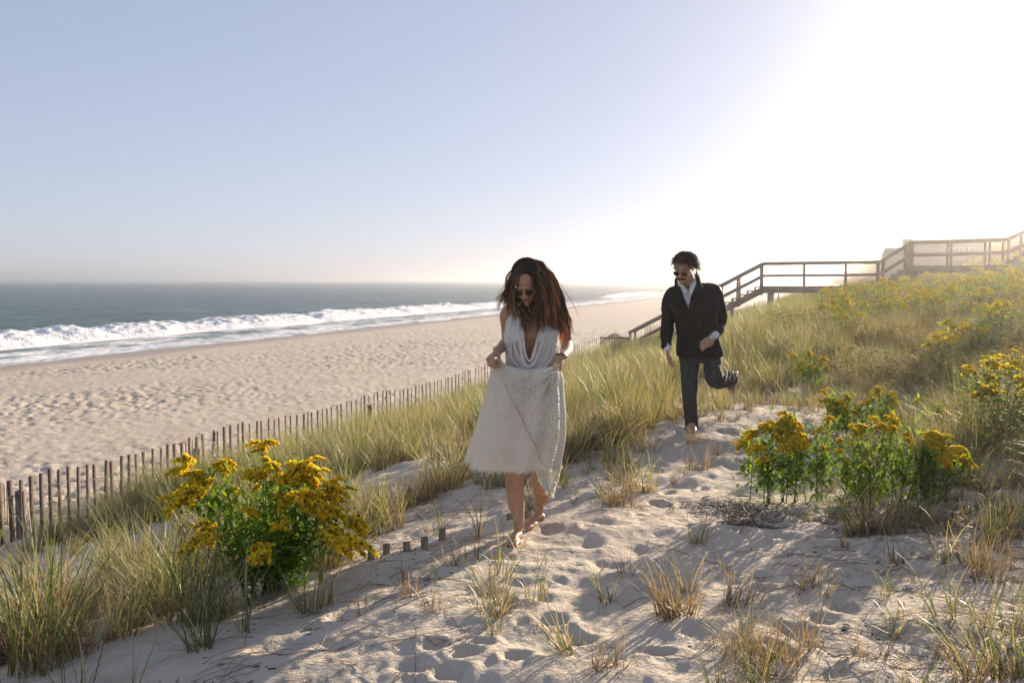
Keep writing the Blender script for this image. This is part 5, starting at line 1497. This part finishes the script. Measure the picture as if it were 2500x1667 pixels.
# skirt: a full tube of cloth, top edge carried forward by both hands
nu_, nv_ = 420, 230
TH = np.linspace(0, 2 * np.pi, nu_ + 1)[:-1]; T = np.linspace(0, 1, nv_)
def lerp(t, a): return np.interp(t, np.linspace(0, 1, len(a)), a)
yt = 834; yh = 1067
th, t = np.meshgrid(TH, T, indexing='ij')
xl = lerp(t, [1140, 1128, 1118, 1108, 1097, 1085, 1074]); xr = lerp(t, [1284, 1286, 1290, 1292, 1292, 1288, 1283])
ca, sa = np.cos(th), np.sin(th)
q = (np.abs(ca) ** 2.6 + np.abs(sa) ** 2.6) ** (-1 / 2.6)
vx = (xl + xr) / 2 + (xr - xl) / 2 * q * ca
front = np.clip(-sa, 0, 1)                       # sa<0 faces the camera
vy = yt + (yh - yt) * t
vy = vy + (1 - t) ** 3 * (10 * np.exp(-((vx - 1215) / 45) ** 2) * front - 12 * np.exp(-((vx - 1142) / 18) ** 2) - 2 * np.exp(-((vx - 1280) / 16) ** 2))
vy = vy + t ** 3 * (-6 * np.exp(-((vx - 1074) / 30) ** 2) + 0 * vx)
Yd0 = lerp(t, [5.76, 5.76, 5.77, 5.78, 5.79, 5.80, 5.81]); dd = lerp(t, [.14, .16, .19, .21, .23, .245, .25])
Yd = Yd0 + dd * q * sa
# the upper edge reaches forward to the hands at its two ends
Yd = Yd - .05 * (1 - t) ** 1.5 * np.abs(ca) ** 2
kk = 1 / 1.06293 * FPX
def view_to_world(vx, vy, Y):
    k = 2500 / 2352; cx, cy = (vx * k - 1250) / FPX, (833.5 - vy * k) / FPX
    cp, sp = math.cos(PITCH), math.sin(PITCH); y = cp + cy * sp; z = -sp + cy * cp
    return np.stack([cx / y * Y, Y, CAMZ + z / y * Y], -1)
Wp = view_to_world(vx, vy, np.full_like(vx, 5.78))     # heights and widths laid out at the body's own distance
Wp[..., 1] = Yd
# long soft folds
ph = th * 9 + 3 * t + 1.5 * np.sin(th * 2.3)
foldamp = .004 + .020 * t ** .8
rn = np.stack([ca, sa, 0 * ca], -1)
Wp = Wp + rn * (foldamp * np.sin(ph) + .012 * pnoise(th * 2.5, t * 2.2, 201) * (0.3 + t))[..., None]
for hx_, hy_, sg in ((1140, 832, 1), (1284, 846, -1)):
    dx_, dy_ = vx - hx_, vy - hy_; an_ = np.arctan2(dx_, dy_ + 6); rd_ = np.hypot(dx_, dy_)
    Wp = Wp + rn * (.011 * np.sin(an_ * 17 + .6 * np.sin(rd_ * .03)) * np.exp(-rd_ / 95) * np.clip(rd_ / 14, 0, 1) * (sa < .1))[..., None]
# a deep crease running from the left hand down to the right knee
cr = np.abs((vx - 1150) * .905 - (vy - 850) * .425 - 3 * np.sin(vy * .03)) 
along = np.clip((vy - 845) / 60, 0, 1) * np.clip((1080 - vy) / 60, 0, 1)
sidec = ((vx - 1150) * .905 - (vy - 850) * .425 > 0)
step = np.where(sidec, -.020 * np.exp(-cr / 22), .010 * np.exp(-cr / 9)) * along * (front > .15)
Wp = Wp + rn * step[..., None]
# stitched spirals of ruffle
sx_ = Wp[..., 0] * 1.0; sz_ = Wp[..., 2]
cd, cid = worley(sx_ / .105 + 20, sz_ / .105 + 20 + (sa > 0) * 7, 210)
jig = .5 * fbm(sx_ * 26, sz_ * 26, 3, 211)
ang_ = cd * .105
ridge = np.abs(np.sin(ang_ * 2 * np.pi / .030 + 2.2 * jig)) ** .7
cover_ = np.clip(.42 + 1.1 * pnoise(sx_ * 5, sz_ * 5, 212) + .45 * sidec, .12, 1)
cover_ = cover_ * (1 - .85 * sstep(.72, .95, np.abs(ca)))
cover_ = cover_ * np.clip((vx - 1100 + (1086 - vy) * -.12) / 40, .15, 1) * np.clip(t * 9, .2, 1) * np.clip((1 - t) * 9, .2, 1)
fine = fbm(sx_ * 70, sz_ * 70, 3, 213)
Wp = Wp + rn * ((.0125 * ridge + .005 * fine) * cover_ + .0012 * fine)[..., None]
hemj = pnoise(th * 30, 1.5, 214) * .008 * np.clip((t - .97) / .03, 0, 1); Wp[..., 2] += hemj
V = Wp.reshape(-1, 3)
i = np.arange(nu_)[:, None]; j = np.arange(nv_ - 1)[None]
F = np.stack([i * nv_ + j, ((i + 1) % nu_) * nv_ + j, ((i + 1) % nu_) * nv_ + j + 1, i * nv_ + j + 1], -1).reshape(-1, 4)
skirt = part('skirt', (V, F[:, ::-1]), M['rosette'], woman, OW)
# closing lap of cloth between the gathered edge and the waist
lapx = np.linspace(1142, 1283, 60); lt = np.linspace(0, 1, 10)
LX, LT = np.meshgrid(lapx, lt, indexing='ij')
f0 = view_to_world(LX, 838 + 10 * np.exp(-((LX - 1215) / 45) ** 2) - 10 * np.exp(-((LX - 1142) / 18) ** 2) + 2 * LT, np.full_like(LX, 5.78))
f0[..., 1] = 5.62 + .02 * np.sin(LX * .2) + .16 * LT + .07 * ((LX - 1212) / 70) ** 2 * (1 - LT)
f0[..., 2] += .012 * np.sin(np.pi * LT) + .01 * pnoise(LX * .06, LT * 2, 220)
i = np.arange(59)[:, None]; j = np.arange(9)[None]
F = np.stack([i * 10 + j, (i + 1) * 10 + j, (i + 1) * 10 + j + 1, i * 10 + j + 1], -1).reshape(-1, 4)
part('skirt_waist', (f0.reshape(-1, 3), F), M['rosette'], woman, OW, solid=.004)
# the trailing panel at the right, hanging lower and catching the sun
py_ = np.linspace(0, 1, 150); pxx = np.linspace(0, 1, 60)
PX_, PT = np.meshgrid(pxx, py_, indexing='ij')
lx = lerp(PT, [1268, 1262, 1256, 1248, 1240, 1232, 1228, 1234, 1252]); rx_ = lerp(PT, [1286, 1290, 1293, 1295, 1296, 1294, 1290, 1284, 1272])
VX = lx + (rx_ - lx) * PX_
VY = 850 + (1136 - 850) * PT + 10 * (PX_ - .5) * PT ** 2 - 10 * np.clip(PT - .8, 0, 1) * (1 - PX_) * 6
Pw = view_to_world(VX, VY, np.full_like(VX, 5.72))
Pw[..., 1] = 5.58 + .05 * PT + .13 * PX_ ** 1.5 + .012 * np.sin(PX_ * 9 + PT * 4) * (.3 + PT)
jg = fbm(Pw[..., 0] * 60, Pw[..., 2] * 60, 3, 215)
Pw[..., 1] -= .010 * jg; Pw[..., 0] += .006 * pnoise(PT * 22, PX_ * 3, 216) + .004 * jg
i = np.arange(59)[:, None]; j = np.arange(149)[None]
F = np.stack([i * 150 + j, (i + 1) * 150 + j, (i + 1) * 150 + j + 1, i * 150 + j + 1], -1).reshape(-1, 4)
part('skirt_panel', (Pw.reshape(-1, 3), F), M['rosette'], woman, OW, solid=.004)
# frayed edges
def fray(pts, n, l, seed, name):
    r_ = np.random.default_rng(seed); pts = np.array(pts)
    k = r_.integers(0, len(pts), n); b = pts[k] + r_.normal(0, .003, (n, 3))
    V, F, c = blades(b, r_.uniform(0, 6.28, n), r_.uniform(.5, 1, n) * l, r_.uniform(1.3, 3.0, n), r_.normal(0, .6, n), np.full(n, .004), np.full((n, 3), .8), np.full((n, 3), .8), np.full((n, 3), .8), S=2, tipw=.5)
    part(name, (V, F), M['rosette'], woman, OW)
Wg = Wp
fr_pts = list(Wg[::1, -1]) + list(Pw[:, -1]) + [Wg[np.argmin(np.abs(TH - np.pi)), jj] for jj in range(0, nv_, 2)]
fray(fr_pts, 2600, .016, 3, 'frayed_edge')
# hair
def strand_set(n, root, mid1, mid2, tip, jr, wave, seed, wr=(.0011, .0024), K=14):
    r_ = np.random.default_rng(seed)
    nl_ = max(6, n // 17); lk = r_.integers(0, nl_, n); f = np.clip(((lk + .5) / nl_) + r_.normal(0, .25 / nl_, n), 0, 1)
    jl = r_.normal(0, 1, (4, nl_, 3))
    g = lambda L_: np.stack([np.interp(f, np.linspace(0, 1, len(L_)), [p[k] for p in L_]) for k in range(3)], 1)
    Rt, M1, M2, Tp = g(root), g(mid1), g(mid2), g(tip)
    def j(P, a, k, e): return P + (jl[k][lk] * .9 + r_.normal(0, 1, P.shape) * e) * np.array(a)
    Rt, M1, M2, Tp = j(Rt, (4 * jr, 4 * jr, .012), 0, .6), j(M1, (7 * jr, 8 * jr, .022), 1, .3), j(M2, (9 * jr, 11 * jr, .025), 2, .28), j(Tp, (10 * jr, 16 * jr, .03), 3, .26)
    W_ = [view_to_world(P[:, 0], P[:, 1], P[:, 2]) for P in (Rt, M1, M2, Tp)]
    s = np.linspace(0, 1, K)[None, :, None]
    C = (1 - s) ** 3 * W_[0][:, None] + 3 * s * (1 - s) ** 2 * W_[1][:, None] + 3 * s * s * (1 - s) * W_[2][:, None] + s ** 3 * W_[3][:, None]
    ph = lk[:, None] * 2.1 + r_.normal(0, .22, (n, 1)); sv = s[..., 0]
    C[..., 0] += wave * np.sin(sv * 9 + ph) * sv; C[..., 1] += wave * np.cos(sv * 8 + ph * 1.3) * sv; C[..., 2] += .3 * wave * np.sin(sv * 12 + ph) * sv
    R_ = r_.uniform(*wr, n)[:, None] * (1 - .75 * sv ** 3)
    V, F = tube_strands(C, R_, 3)
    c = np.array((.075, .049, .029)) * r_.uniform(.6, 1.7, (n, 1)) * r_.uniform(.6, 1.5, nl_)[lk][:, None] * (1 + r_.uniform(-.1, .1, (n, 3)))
    tipc = np.linspace(.9, 3.2, K)[None, :, None]  # strands painted lighter towards the tips, back-lit glow put into the colour
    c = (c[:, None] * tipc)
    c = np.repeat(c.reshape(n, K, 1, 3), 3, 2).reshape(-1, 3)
    return V, F, c
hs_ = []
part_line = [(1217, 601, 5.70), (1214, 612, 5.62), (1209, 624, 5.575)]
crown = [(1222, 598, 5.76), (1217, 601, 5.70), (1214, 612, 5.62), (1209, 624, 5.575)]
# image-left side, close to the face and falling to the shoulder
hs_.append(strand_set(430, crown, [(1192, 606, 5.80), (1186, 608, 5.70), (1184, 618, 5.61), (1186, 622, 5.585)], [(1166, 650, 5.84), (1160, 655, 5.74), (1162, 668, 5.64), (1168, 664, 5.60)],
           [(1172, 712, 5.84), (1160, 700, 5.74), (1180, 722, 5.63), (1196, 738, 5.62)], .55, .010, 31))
hs_.append(strand_set(160, [(1205, 606, 5.72), (1190, 630, 5.68)], [(1178, 625, 5.72), (1172, 650, 5.68)], [(1162, 660, 5.7), (1165, 680, 5.66)], [(1150, 684, 5.7), (1172, 716, 5.62)], 1.0, .012, 32))
# under the chin and in front of the chest
hs_.append(strand_set(260, [(1180, 650, 5.68), (1196, 690, 5.70), (1240, 690, 5.70)], [(1178, 680, 5.62), (1205, 706, 5.62), (1240, 706, 5.63)], [(1190, 712, 5.60), (1212, 724, 5.60), (1244, 724, 5.62)],
           [(1206, 748, 5.60), (1222, 748, 5.60), (1250, 752, 5.63)], .7, .010, 33))
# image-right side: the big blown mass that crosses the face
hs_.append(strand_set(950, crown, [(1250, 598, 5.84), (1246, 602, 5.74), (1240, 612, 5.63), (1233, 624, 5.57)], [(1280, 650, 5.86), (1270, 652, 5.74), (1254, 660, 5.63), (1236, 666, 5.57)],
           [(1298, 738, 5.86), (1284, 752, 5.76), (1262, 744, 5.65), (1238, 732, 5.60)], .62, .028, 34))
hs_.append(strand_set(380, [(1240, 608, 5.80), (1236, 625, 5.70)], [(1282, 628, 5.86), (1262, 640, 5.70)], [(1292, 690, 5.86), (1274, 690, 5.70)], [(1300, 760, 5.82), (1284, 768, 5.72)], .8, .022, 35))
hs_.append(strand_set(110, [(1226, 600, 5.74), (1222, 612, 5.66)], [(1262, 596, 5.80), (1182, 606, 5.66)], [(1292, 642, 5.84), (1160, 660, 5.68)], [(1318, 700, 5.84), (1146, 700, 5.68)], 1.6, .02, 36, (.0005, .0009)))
V, F, c = merge(hs_)
# keep the hair outside the skull and the face clear
hc = HC + HR @ np.array([0, .018, .035])
cap = ell(HC + HR @ np.array([0, .031, .048]), (.078, .092, .081), HR, 28, 20)
Lc = (V - hc) @ HR; rr_ = np.linalg.norm(Lc / np.array([.083, .108, .094]), axis=1)
push = np.where(rr_ < 1, 1 / np.maximum(rr_, .2), 1)[:, None]
V = hc + (Lc * push) @ HR.T
# hair combed from the centre parting down over the skull
r_ = np.random.default_rng(91); n = 1500; K = 14
cc_ = np.array([0, .031, .048]); yn = r_.uniform(-.86, .95, n); sd_ = np.where(r_.random(n) < .5, -1, 1)
ph_ = np.linspace(0, 1, K)[None] * r_.uniform(70, 112, n)[:, None] + r_.uniform(1.5, 5, n)[:, None]
ph_ = np.radians(ph_); yy = yn[:, None] + .16 * np.linspace(0, 1, K)[None] ** 2 + .02 * np.sin(ph_ * 6 + np.round(yn * 9)[:, None])
rr2 = np.sqrt(np.clip(1 - np.clip(yy, -1, 1) ** 2, 0, 1)); lift_ = 1.012 + .035 * r_.random((n, 1)) + .03 * np.linspace(0, 1, K)[None]
Cc = cc_ + np.stack([sd_[:, None] * np.sin(ph_) * rr2 * .078, yy * .092, np.cos(ph_) * rr2 * .081], -1) * lift_[..., None]
Cw = HC + Cc @ HR.T
V3, F3 = tube_strands(Cw, np.repeat(r_.uniform(.0012, .0024, n)[:, None], K, 1), 3)
c3 = np.repeat(np.array((.060, .038, .023)) * r_.uniform(.5, 1.6, (n, 1)), K * 3, 0)
V, F, c = merge([(V, F, c), (V3, F3, c3)])
Vp, Fp, cp_ = V, F, c
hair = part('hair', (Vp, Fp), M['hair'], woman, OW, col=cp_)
M['scalp'] = simple('scalp_hair', (.020, .012, .008), rough=.9, spec=.05, scale=60)
Vc, Fc = cap; part('scalp_hair', (Vc, Fc), M['scalp'], hair, OW, col=np.repeat([[.035, .018, .011]], len(Vc), 0))

# ------------------------------------------------------------------ the man
YM = 8.95
xm, ym, _ = hit(1592, 1003)
OM = np.array([A(1590, 1000, YM)[0], YM, gz(A(1590, 1000, YM)[0], YM)])
man = link('person', None, loc=OM, label='man in a dark double-breasted jacket and sunglasses, running barefoot with one leg kicked back', cat='person')
HC = A(1570, 615, 8.76); HR = rot3(rad(27), rad(26), rad(6))
hp_, mw = head_parts(HC, HR, 1.03, False)
mb = list(hp_)
mb.append(limb([P4(1577, 632, 8.83, .058), P4(1583, 650, 8.90, .060), P4(1587, 665, 8.94, .070)]))
ym_ = rad(8)
mb.append(trunk([S_(1588, 652, 8.95, .10, .07, ym_), S_(1591, 668, 8.96, .19, .09, ym_), S_(1593, 700, 8.95, .185, .11, ym_), S_(1598, 750, 8.98, .16, .10, ym_), S_(1605, 800, 9.02, .165, .10, ym_)]))
Wl = A(1533, 801, 8.90); Wr = A(1636, 774, 8.86)
mb.append(limb([P4(1543, 676, 8.95, .06), P4(1536, 740, 9.0, .045), (*Wl, .029)]))
mb.append(limb([P4(1644, 670, 9.0, .06), P4(1654, 735, 9.13, .045), (*Wr, .029)]))
mb += hand_parts(Wl, (.05, -.25, -1), (.9, .1, .1), -1, [(.25, .4, .3), (.3, .45, .3), (.35, .5, .35), (.4, .55, .4)], 1.0, .45, .06)
mb += hand_parts(Wr, (-.75, -.35, -.55), (-.25, .9, -.5), 1, [(.5, .7, .5), (.55, .8, .5), (.6, .8, .5), (.65, .85, .5)], 1.05, .5, .05)
# standing foot
hl = A(1592, 990, 9.03); hl[2] = gz(hl[0], hl[1]); te = A(1586, 1008, 8.79); te[2] = gz(te[0], te[1])
fp, Pm = foot_parts(hl, te, (0, 0, 1), 1.08); mb += fp
mb.append(limb([P4(1590, 955, 8.95, .036), (*(hl + [-.003, -.05, .16]), .036), (*(hl + [-.004, -.05, .085]), .037)]))
# raised foot, toes hanging down
fp, Pm2 = foot_parts(A(1690, 858, 9.30), A(1675, 900, 9.17), (-.3, -1, -.1), 1.0); mb += fp
mb.append(limb([P4(1650, 872, 8.95, .05), P4(1674, 870, 9.12, .042), P4(1687, 866, 9.24, .037)]))
V, Nn, F = fuse(mb, .0055, 4)
part('body', (V, F), M['skinm'], man, OM)
V, F = ell(mw(0, -.099, -.0655), np.array((.021, .004, .0045)), HR, 12, 8); part('lips', (V, F), M['lip'], man, OM)
glasses(mw, HR, 1.25, man, OM, half=.034, lr=.028, zc=-.002, dy=-.106)
r_ = np.random.default_rng(5); n = 170
sx = r_.uniform(-1, 1, n); bs = np.array([mw(.036 * q_, -.103 + .02 * abs(q_) ** 1.5, -.050 - .010 * abs(q_) ** 1.6 + .004 * r_.normal()) for q_ in sx])
tp = np.array([mw(.036 * q_ + .007 * np.sign(q_), -.106 + .02 * abs(q_) ** 1.5, -.060 - .012 * abs(q_) ** 1.6) for q_ in sx])
C = np.stack([bs, (bs + tp) / 2 + HR @ np.array([0, -.003, 0]), tp], 1)
V, F = tube_strands(C, np.full((n, 3), .0010), 3)
part('moustache', (V, F), M['hair'], man, OM, col=np.repeat([[.07, .04, .024]], len(V), 0))
for sd in (-1, 1):
    C = np.array([mw(sd * .012, -.097, .024), mw(sd * .03, -.096, .030), mw(sd * .048, -.082, .025)])
    V, F = tube_strands(catmull(C, 4)[None], np.full((1, 9), .0032), 5); part('eyebrow', (V, F), M['hair'], man, OM, col=np.repeat([[.03, .016, .010]], len(V), 0))
# curly hair
r_ = np.random.default_rng(77); n = 900; K = 18
dirs = r_.normal(0, 1, (n * 3, 3)); dirs = unit(dirs)
keep = (dirs[:, 2] > -.05 + .55 * np.clip(-dirs[:, 1], 0, 1)) | ((dirs[:, 1] > .15) & (dirs[:, 2] > -.55))
dirs = dirs[keep][:n]; n = len(dirs)
root = dirs * np.array([.074, .095, .082]) + np.array([0, .018, .035])
ln = r_.uniform(.045, .10, n) * (1 + .3 * np.clip(dirs[:, 0], -.3, 1))
s = np.linspace(0, 1, K)
flow = unit(dirs * np.array([1, 1, .8]) + np.array([.35, .15, .30]) + r_.normal(0, .42, (n, 3)))
a1 = unit(np.cross(flow, r_.normal(0, 1, (n, 3)))); a2 = np.cross(flow, a1)
cr_ = r_.uniform(.005, .012, n); tw = r_.uniform(4, 8, n)
base = root[:, None] + flow[:, None] * (ln[:, None] * s[None])[..., None] * .75
base[..., 2] -= (ln[:, None] * (s[None] ** 2) * .6)
C = base + a1[:, None] * (cr_[:, None] * np.cos(tw[:, None] * s + 1) * np.minimum(s * 3, 1))[..., None] + a2[:, None] * (cr_[:, None] * np.sin(tw[:, None] * s + 1) * np.minimum(s * 3, 1))[..., None]
Cw = HC + (C * 1.03) @ HR.T
V, F = tube_strands(Cw, r_.uniform(.0014, .0026, n)[:, None] * (1 - .6 * s[None] ** 3), 3)
c = np.repeat(np.array((.095, .060, .034)) * r_.uniform(.6, 1.7, (n, 1)), K * 3, 0)
hm = part('hair', (V, F), M['hair'], man, OM, col=c)
Vc, Fc = ell(HC + HR @ np.array([0, .036, .050]), (.079, .092, .078), HR, 24, 16); part('scalp_hair', (Vc, Fc), M['scalp'], hm, OM, col=np.repeat([[.025, .015, .010]], len(Vc), 0))

# shirt: visible in the opening and at the cuffs
sb = [trunk([S_(1588, 655, 8.94, .12, .088, ym_), S_(1591, 670, 8.95, .185, .108, ym_), S_(1593, 700, 8.94, .19, .125, ym_), S_(1597, 740, 8.97, .17, .11, ym_)])]
V, Nn, F = fuse(sb, .006, 2); V = wrinkle(V, Nn, .004, 18, 30, (1.5, 1, .6))
Vc, Fc = cut(V, Nn, F, lambda C, Q: (C[:, 1] < 8.95) & inpoly(*proj(C), [(1562, 628), (1566, 645), (1572, 655), (1581, 668), (1588, 655), (1592, 640), (1592, 622)]))
shirt = part('shirt', (Vc, Fc), M['shirt'], man, OM, solid=.003)
def sheet(pts_rows, mat, name, par, th_=.006, O=OM):
    R_ = np.array(pts_rows); a, b = R_.shape[:2]
    i = np.arange(a - 1)[:, None]; j = np.arange(b - 1)[None]
    F = np.stack([i * b + j, (i + 1) * b + j, (i + 1) * b + j + 1, i * b + j + 1], -1).reshape(-1, 4)
    return part(name, (R_.reshape(-1, 3), F), mat, par, O, solid=th_)
# collar wings
def strip(cl, cr2, n=10):
    cl, cr2 = catmull(np.array(cl), 4), catmull(np.array(cr2), 4)
    return [[cl[i] * (1 - f) + cr2[i] * f for f in np.linspace(0, 1, 4)] for i in range(len(cl))]
sheet(strip([A(1594, 624, 8.93), A(1590, 640, 8.86), A(1586, 654, 8.815), A(1582, 668, 8.80)], [A(1600, 634, 8.93), A(1599, 650, 8.85), A(1594, 664, 8.80), A(1586, 682, 8.79)]), M['shirt'], 'collar', shirt)
sheet(strip([A(1560, 634, 8.88), A(1564, 646, 8.84), A(1571, 656, 8.815), A(1580, 667, 8.80)], [A(1556, 640, 8.89), A(1559, 652, 8.84), A(1566, 664, 8.80), A(1576, 676, 8.79)]), M['shirt'], 'collar', shirt)
for w0, dv, rr2 in ((Wl, (0, -.1, -1), .036), (Wr, (-.75, -.35, -.55), .036)):
    d = unit(np.array(dv, float)); V, F = limb([(*(w0 - d * .035), rr2), (*(w0 - d * .004), rr2 * .97)], 20)
    part('cuff', (V, F), M['shirt'], shirt, OM)
# jacket
jb = [trunk([S_(1590, 652, 8.97, .11, .09, ym_), S_(1592, 660, 8.97, .19, .115, ym_), S_(1592, 674, 8.96, .225, .125, ym_), S_(1594, 700, 8.95, .222, .145, ym_), S_(1599, 735, 8.96, .188, .145, ym_), S_(1602, 765, 8.98, .180, .14, ym_),
             S_(1606, 795, 9.0, .204, .145, ym_), S_(1609, 817, 9.01, .210, .15, ym_)], pw=2.7)]
jb.append(limb([P4(1556, 672, 8.95, .068), P4(1545, 678, 8.95, .074), P4(1539, 700, 8.97, .070), P4(1534, 738, 9.0, .054), P4(1531, 770, 8.96, .050), P4(1531, 792, 8.915, .047)]))
jb.append(limb([P4(1628, 668, 8.97, .070), P4(1640, 674, 8.99, .078), P4(1648, 700, 9.04, .072), P4(1654, 735, 9.12, .063), P4(1650, 752, 9.06, .058), P4(1643, 768, 8.93, .049)]))
jb.append(ell(A(1654, 737, 9.13), (.055, .06, .055)))
V, Nn, F = fuse(jb, .0065, 4)
amp = wrinkle(V, Nn, .0085, 11, 40, (1, 1, .8)); V = amp + Nn * (.0015 * np.clip(np.sin(V[:, 2] * 75 + 5 * fbm3(V, 5, 2, 41)), 0, 1) * (np.abs(proj(V)[0] - 1598) > 42))[:, None]
Vtri = [(1554, 628), (1566, 670), (1581.5, 709), (1589, 672), (1598, 618)]
Vc, Fc = cut(V, Nn, F, lambda C, Q: ((C[:, 1] < 8.97) & inpoly(*proj(C), Vtri)) | ((proj(C)[1] > 816 - (proj(C)[0] - 1556) * .11) & (Q[:, 2] < -.8) & (C[:, 2] < A(0, 800, 9)[2]) & (np.abs(proj(C)[0] - 1608) < 70)))
jk = part('jacket', (Vc, Fc), M['jacket'], man, OM, solid=.006)
yj = 8.79
sheet(strip([A(1554, 634, 8.90), A(1560, 660, 8.83), A(1570, 685, 8.79), A(1582, 710, 8.785)], [A(1549, 642, 8.90), A(1550, 664, 8.84), A(1556, 684, 8.795), A(1574, 708, 8.785)]), M['jacket'], 'lapel', jk)
sheet(strip([A(1598, 620, 8.95), A(1598, 650, 8.85), A(1592, 680, 8.80), A(1581, 712, 8.785)], [A(1607, 632, 8.97), A(1612, 656, 8.86), A(1610, 676, 8.80), A(1588, 716, 8.78)]), M['jacket'], 'lapel', jk)
for vx_, vy_ in ((1576, 728), (1606, 725), (1578, 752), (1606, 750), (1572, 706), (1612, 702)):
    part('button', ell(A(vx_, vy_, 8.805 + .03 * abs(vx_ - 1592) / 30), (.010, .004, .010), None, 10, 6), M['button'], jk, OM)
for sy in ():
    V, F = beam(A(sy - 14, 780, 8.845), A(sy + 14, 778, 8.845), .012, .05, up=(0, 0, 1)); part('pocket_flap', (V, F), M['jacket'], jk, OM, smooth=False)
# trousers
tr_ = [trunk([S_(1606, 780, 9.0, .165, .115, ym_), S_(1608, 800, 9.01, .185, .125, ym_), S_(1609, 822, 9.02, .185, .12, ym_), S_(1610, 832, 9.02, .15, .10, ym_)])]
tr_.append(limb([P4(1583, 820, 9.0, .096), P4(1584, 850, 8.98, .089), P4(1584, 900, 8.92, .072), P4(1587, 945, 8.93, .065), P4(1591, 982, 8.97, .056)]))
tr_.append(limb([P4(1636, 815, 9.02, .088), P4(1637, 845, 8.92, .080), P4(1641, 868, 8.83, .073), P4(1652, 874, 8.88, .072), P4(1668, 871, 9.02, .070), P4(1680, 869, 9.16, .066)]))
V, Nn, F = fuse(tr_, .006, 4)
V = wrinkle(V, Nn, .009, 11, 50, (1, 1, .7))
pxv, pyv = proj(V)
V = V + Nn * (.006 * np.sin((pxv - 1650) * .75 + 4 * fbm3(V, 9, 2, 52)) * np.clip((pxv - 1650) / 14, 0, 1) * (pyv > 840))[:, None]
V = V + Nn * (.003 * np.exp(-((pxv - 1583 - (pyv - 820) * .04) / 1.2) ** 2) * (pyv > 822))[:, None]
part('trousers', (V, F), M['trouser'], man, OM)
# watch
d = unit(np.array((-.75, -.35, -.55))); a_ = unit(np.cross(d, [0, 1, .1])); b_ = np.cross(d, a_); th = np.linspace(0, 2 * np.pi, 26)
C = (Wr + d * .006) + np.outer(np.cos(th), a_) * .034 + np.outer(np.sin(th), b_) * .030
V, F = tube_strands(C[None], np.full((1, 26), .0075), 6); wt = part('wristwatch', (V, F), M['steel'], man, OM)
V, F = ell(Wr + d * .006 - a_ * .036 * (1 if a_[2] < 0 else -1), (.017, .017, .006), None, 14, 8); part('watch_face', (V, F), M['button'], wt, OM)
print('tris', sum(sum(len(p.vertices) - 2 for p in o.data.polygons) for o in bpy.data.objects if o.type == 'MESH' and len(o.data.polygons) > 20000))
